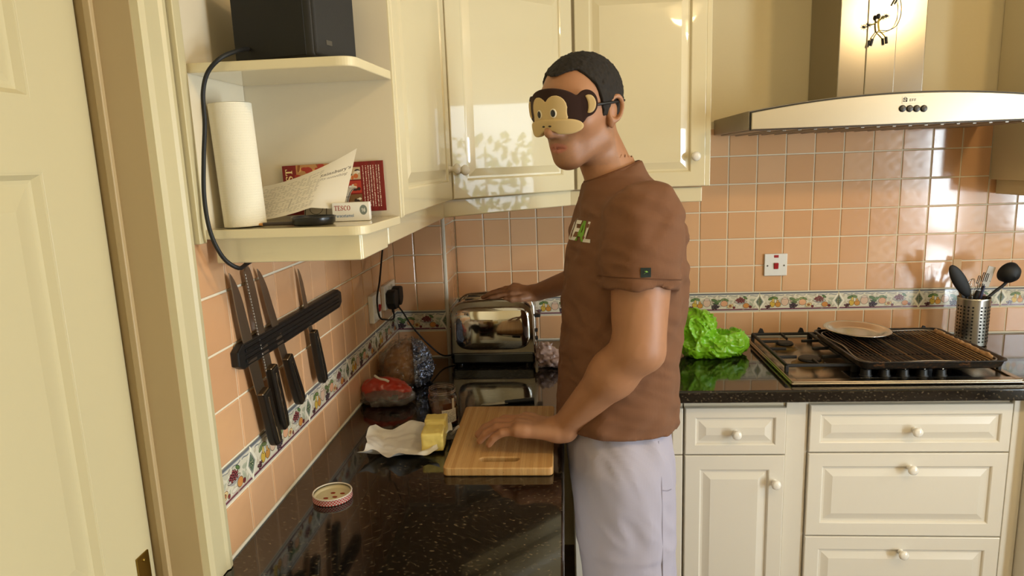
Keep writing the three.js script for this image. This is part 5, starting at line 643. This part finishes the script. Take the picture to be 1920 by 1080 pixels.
  // hair: an offset of the skull cut back at the hairline
  const hairField = (x, y, z) => { const d = skull(x, y, z) - 0.0065 - 0.0025 * N(x * 120, y * 60, z * 120) - 0.002 * N(x * 300, y * 140, z * 300);
    const line = Math.max(0.088 - 0.42 * Math.max(0, 0.085 - z) + 0.0 - 0.012 * Math.cos(x * 60), -0.02) ;   // front hairline, falling back over the temple to the ear
    let low = z > 0.058 ? 0.08 + 0.1 * (z - 0.085) + 0.012 * Math.min(1, Math.abs(x) / 0.04) : z > 0.036 ? 0.088 - (0.058 - z) * 1.7 : z > 0.022 ? 0.0506 - (0.036 - z) * 4.6 : z > 0.002 ? -0.014 : z > -0.01 ? 0.012 : z > -0.045 ? 0.02 - (-0.01 - z) * 1.6 : -0.036 + (-0.045 - z) * 0.25; low += 0.003 * N(x * 200, y * 200, z * 200);
    return Math.max(d, (low - y) * 0.7); };
  const hair = surfaceNets(hairField, [-0.095, -0.09, -0.125], [0.095, 0.14, 0.115], 0.0026); hair.applyMatrix4(headM);
  part(who, 'hair', colored(hair, (x, y, z, k) => { const n = 0.7 + 0.5 * N(x * 160, y * 160, z * 160); k.setRGB(0.016 * n, 0.0105 * n, 0.0065 * n); }), M('#ffffff', 0.85, { vertexColors: true }), null, null, 'short dark brown cropped hair');
  // t-shirt: loose torso with short sleeves, folds, open at neck, hem and cuffs
  const cuffL = LS.clone().lerp(LE, 0.53), cuffR = RS.clone().lerp(RE, 0.55), aL = LE.clone().sub(LS).normalize(), aR = RE.clone().sub(RS).normalize(), nk = V(-0.32, 0.93, 0).normalize(), nb = V(0.755, 1.592, ZC);
  const sleeve = (S, C, s) => cone(S, C, 0.083, s);
  const slL = sleeve(LS, cuffL.clone().addScaledVector(aL, 0.03), 0.079), slR = sleeve(RS, cuffR.clone().addScaledVector(aR, 0.03), 0.075);
  const fold = (x, y, z) => 0.006 * N(x * 14 + y * 10, y * 7 - x * 5, z * 14) + 0.005 * N(x * 22 - y * 16, y * 12, z * 20) + 0.0042 * (1 - Math.abs(N(x * 12 + y * 26, y * 6, z * 10 - y * 9)) * 2);
  const shirt = (x, y, z) => {
    const cL = (x - cuffL.x) * aL.x + (y - cuffL.y) * aL.y + (z - cuffL.z) * aL.z, cR = (x - cuffR.x) * aR.x + (y - cuffR.y) * aR.y + (z - cuffR.z) * aR.z;
    let d = smin(torsoShirt(x, y, z), Math.max(slL(x, y, z), cL), 0.025); d = smin(d, Math.max(slR(x, y, z), cR), 0.025); d -= fold(x, y, z);
    const hem = 0.962 + 0.15 * (z - 1) + 0.006 * Math.sin(z * 14 + x * 9) - y; const col = (x - nb.x) * nk.x + (y - nb.y) * nk.y; return Math.max(d, hem, col);
  };
  const sg = surfaceNets(shirt, [0.5, 0.92, 0.62], [1.02, 1.64, 1.3], 0.0055);
  const weave = dataTex(128, (u, v) => { const q = 0.5 + 0.25 * Math.sin(u * 6.283 * 32) + 0.25 * Math.sin(v * 6.283 * 32); return [q, q, q]; }, false); weave.repeat.set(20, 20);
  const shirtMat = M('#6f4a31', 0.92, { sheen: 0.35, sheenRoughness: 0.6, sheenColor: new THREE.Color('#8a6444'), bumpMap: weave, bumpScale: 0.0002 });
  const shirtMesh = part(who, 't_shirt', planarUV(sg), shirtMat, null, null, 'brown short-sleeved t-shirt');
  { const ring = [], up = nk; for (let k = 0; k < 40; k++) { const a = k / 40 * Math.PI * 2, dir = V(Math.cos(a), 0, Math.sin(a)); let r = 0.03; const yy = (q) => nb.y - (dir.x * q * nk.x) / nk.y - 0.003; for (; r < 0.11; r += 0.0008) if (torsoShirt(nb.x + dir.x * r, yy(r), nb.z + dir.z * r) > -0.003) break; ring.push(V(nb.x + dir.x * r, yy(r), nb.z + dir.z * r)); }
    const cr = new THREE.TubeGeometry(new THREE.CatmullRomCurve3(ring, true), 90, 0.0055, 8, true); part(shirtMesh, 'collar', cr, M('#674026', 0.92)); }
  { const hemRing = (c, a, r, n) => { const u = a.clone().cross(V(0, 0, 1)).normalize(), v = a.clone().cross(u).normalize(), p = []; for (let k = 0; k < 32; k++) { const q = k / 32 * 6.2832, d = u.clone().multiplyScalar(Math.cos(q)).addScaledVector(v, Math.sin(q)); let s = 0.03; const o = c.clone().addScaledVector(a, -0.022); for (; s < 0.13; s += 0.001) if (shirt(o.x + d.x * s, o.y + d.y * s, o.z + d.z * s) > 0) break; if (s < 0.125) p.push(o.addScaledVector(d, s)); } return new THREE.TubeGeometry(new THREE.CatmullRomCurve3(p, true), 80, 0.0012, 5, true); }; part(shirtMesh, 'sleeve_seam', hemRing(cuffL, aL), M('#5d3a22', 0.95)); }
  // flat print laid on the shirt: march each vertex inwards until it meets the cloth
  const lay = (geo, o, u, v, n, lift, f) => { const p = geo.attributes.position, q = V(0, 0, 0); for (let i = 0; i < p.count; i++) { q.copy(o).addScaledVector(u, p.getX(i)).addScaledVector(v, p.getY(i)); const z = p.getZ(i); let s = 0; for (; s < 0.2; s += 0.0008) if (f(q.x - n.x * s, q.y - n.y * s, q.z - n.z * s) < 0) break; q.addScaledVector(n, -s + lift + z); p.setXYZ(i, q.x, q.y, q.z); } geo.computeVertexNormals(); return geo; };
  const font = await new FontLoader().loadAsync('fonts/droid/droid_sans_bold.typeface.json');
  { const dense = (s) => { const g = new TextGeometry(s, { font, size: 0.045, depth: 0.0008, curveSegments: 4 }); return g; };
    const o = px(1062, 452, 'z', 1.12).add(V(0, 0, 0)), n = V(-0.86, 0, 0.5).normalize(), u = V(-0.5, 0.0, -0.86).negate().normalize(), v = V(0, 1, 0); o.addScaledVector(n, 0.12);
    const mk = (s, off, m, name) => { const t = dense(s); t.translate(off, 0, 0); part(shirtMesh, name, lay(t, o, u, v, n, 0.0012, shirt), m); }; const wt = M('#d8d2c8', 0.8), gn = M('#6d9b2e', 0.8);
    mk('R', -0.058, wt, 'print_letter'); mk('E', -0.024, wt, 'print_letter'); mk('A', 0.0, gn, 'print_letter'); mk('L', 0.036, wt, 'print_letter'); }
  { const o = px(1210, 509, 'z', 1.27), n = V(-0.05, 0, 1).normalize(); o.addScaledVector(n, 0.04); const ta = new THREE.PlaneGeometry(0.021, 0.02, 6, 6); const tag = part(shirtMesh, 'sleeve_tag', lay(ta, o, V(1, 0, 0.05).normalize(), V(0, 1, 0), n, 0.0016, shirt), M('#10201a', 0.7, { side: THREE.DoubleSide })); const s = poly([[-0.005, -0.004], [0.0, 0.0], [0.005, 0.001], [0.002, 0.004], [-0.003, 0.003], [0.001, 0.001], [-0.002, -0.001]]); part(tag, 'tag_emblem', lay(new THREE.ShapeGeometry(s), o, V(1, 0, 0.05).normalize(), V(0, 1, 0), n, 0.0023, shirt), M('#7fb04a', 0.7, { side: THREE.DoubleSide })); }
  // shorts
  const thigh = [1.095, 0.905].map((z) => cone(V(0.765, 0.88, z), V(0.785, 0.42, z), 0.122, 0.112));
  const shorts = (x, y, z) => { let d = smin(smin(thigh[0](x, y, z), thigh[1](x, y, z), 0.02), Math.max(pelvisShorts(x, y, z), 0.7 - y), 0.03); d -= 0.005 * N(x * 16, y * 6, z * 16) + 0.003 * (1 - Math.abs(N(x * 20 + y * 12, y * 10, z * 18)) * 2); return Math.max(d, 0.45 - y, y - 1.0); };
  const so = surfaceNets(shorts, [0.58, 0.43, 0.72], [0.96, 1.02, 1.28], 0.006); const shortsMesh = part(who, 'shorts', planarUV(so), M('#a39daa', 0.75, { bumpMap: weave, bumpScale: 0.00015 }), null, null, 'light grey shorts');
  { const n = V(0, 0, 1), seam = (pts, r) => { const q = pts.map(([x, y]) => { let z = 1.32; for (; z > 1.0; z -= 0.0008) if (shorts(x, y, z) < 0) break; return V(x, y, z + 0.0004); }); return tube(q, r, 40, 5); }; part(shortsMesh, 'side_seam', seam([[0.842, 0.97], [0.846, 0.88], [0.848, 0.75], [0.85, 0.6], [0.852, 0.5]], 0.0016), M('#8d8794', 0.8)); part(shortsMesh, 'pocket_seam', seam([[0.848, 0.86], [0.862, 0.852], [0.872, 0.85]], 0.0014), M('#8d8794', 0.8)); }
  for (const z of [1.095, 0.905]) part(who, 'shoe', surfaceNets(blend([ell(0.76, 0.035, z, 0.12, 0.045, 0.048), ell(0.81, 0.06, z, 0.06, 0.06, 0.045)], 0.03), [0.6, 0.0, z - 0.07], [0.92, 0.14, z + 0.07], 0.007), M('#3a3836', 0.7));
  // sleep mask: flat shapes in (arc s, height t, thickness n), then wrapped round the face
  const wrap = (geo) => { const p = geo.attributes.position; for (let i = 0; i < p.count; i++) { const s = p.getX(i), t = p.getY(i), n = p.getZ(i), a1 = s / 0.098, a = Math.sign(a1) * Math.min(Math.abs(a1), 0.8), ex = (Math.abs(a1) - Math.abs(a)) * 0.098, r = n; p.setXYZ(i, (0.088 + r) * Math.sin(a) + Math.sign(s) * ex * 0.8, t + 0.006, 0.014 + (0.098 + r) * Math.cos(a) - ex * 0.6 - Math.max(0, -0.02 - t) * 0.12); } geo.applyMatrix4(headM); geo.computeVertexNormals(); return geo; };
  const e2 = (cx, cy, a, b) => (x, y) => { const p = (x - cx) / a, q = (y - cy) / b, k = Math.hypot(p, q), m = Math.hypot(p / a, q / b); return m < 1e-9 ? -Math.min(a, b) : k * (k - 1) / m; };
  const pad = (f2, n0, n1, lo, hi, c = 0.0018) => wrap(surfaceNets((x, y, z) => { const d = f2(x, y), w = Math.abs(z - (n0 + n1) / 2) - (n1 - n0) / 2; const r = 0.003, a = d + r, b = w + r; return Math.min(Math.max(a, b), 0) + Math.hypot(Math.max(a, 0), Math.max(b, 0)) - r; }, [lo[0], lo[1], n0 - 0.003], [hi[0], hi[1], n1 + 0.003], c));
  const brown = M('#2a130b', 0.95, { sheen: 0.5, sheenRoughness: 0.6, sheenColor: new THREE.Color('#3d2114') }), beige = M('#c2a878', 0.9, { sheen: 0.4, sheenRoughness: 0.6 }), dark = M('#0d0807', 0.4);
  const u2 = (...f) => (x, y) => f.reduce((d, g) => smin(d, g(x, y), 0.006), 1);
  const dome = u2(e2(0, 0.006, 0.083, 0.046), e2(-0.05, -0.01, 0.04, 0.026), e2(0.05, -0.01, 0.04, 0.026)), ears = [-1, 1].map((s) => e2(s * 0.091, 0.012, 0.024, 0.028));
  const mask = part(who, 'sleep_mask', pad(u2(dome, ...ears), 0, 0.011, [-0.14, -0.05], [0.14, 0.062]), brown, null, null, 'plush brown and beige monkey face sleep mask');
  for (const s of [-1, 1]) { part(mask, 'mask_ear', pad((x, y) => Math.max(e2(s * 0.095, 0.01, 0.0155, 0.0195)(x, y), -e2(s * 0.079, 0.008, 0.014, 0.024)(x, y)), 0.008, 0.0135, [s * 0.095 - 0.03, -0.03], [s * 0.095 + 0.03, 0.045]), beige); part(mask, 'mask_eye_rim', pad(e2(s * 0.019, -0.001, 0.0082, 0.0105), 0.012, 0.0158, [s * 0.019 - 0.014, -0.016], [s * 0.019 + 0.014, 0.014], 0.0012), M('#d8cdb4', 0.9)); part(mask, 'mask_eye', pad(e2(s * 0.019, -0.001, 0.006, 0.0082), 0.012, 0.0172, [s * 0.019 - 0.014, -0.016], [s * 0.019 + 0.014, 0.014], 0.0012), dark); part(mask, 'mask_nostril', pad(e2(s * 0.0085, -0.0275, 0.0042, 0.0022), 0.012, 0.0185, [s * 0.0085 - 0.008, -0.034], [s * 0.0085 + 0.008, -0.02], 0.0009), dark); }
  part(mask, 'mask_face', pad((x, y) => Math.max(u2(e2(-0.023, 0.008, 0.027, 0.028), e2(0.023, 0.008, 0.027, 0.028), e2(0, -0.012, 0.05, 0.02))(x, y), -0.0215 - y), 0.009, 0.0135, [-0.06, -0.03], [0.06, 0.045]), beige);
  part(mask, 'mask_muzzle', pad((x, y) => Math.max(u2(e2(0, -0.029, 0.073, 0.0165), e2(-0.045, -0.034, 0.034, 0.0165), e2(0.045, -0.033, 0.034, 0.0155))(x, y), -e2(0, -0.062, 0.031, 0.025)(x, y)), 0.004, 0.0165, [-0.09, -0.075], [0.09, 0.0]), beige);
  part(mask, 'mask_mouth_line', pad((x, y) => Math.max(Math.abs(y + 0.0185 + 3 * x * x) - 0.0016, Math.abs(x) - 0.056), 0.006, 0.0168, [-0.065, -0.04], [0.065, -0.01], 0.0012), dark);
  { const pts = []; for (let k = 0; k <= 20; k++) { const a = 1.0 + k / 20 * (2 * Math.PI - 2.0), d = V(Math.sin(a), 0, Math.cos(a)); let r = 0.14; for (; r > 0.05; r -= 0.0008) if (Math.min(skull(d.x * r, 0.012, d.z * r) - 0.009, 1) < 0) break; pts.push(V(d.x * r, 0.012, d.z * r).applyMatrix4(headM)); } part(mask, 'strap', tube(pts, 0.0032, 80, 6), MAT.black); }
}
renderer.render(scene, camera);
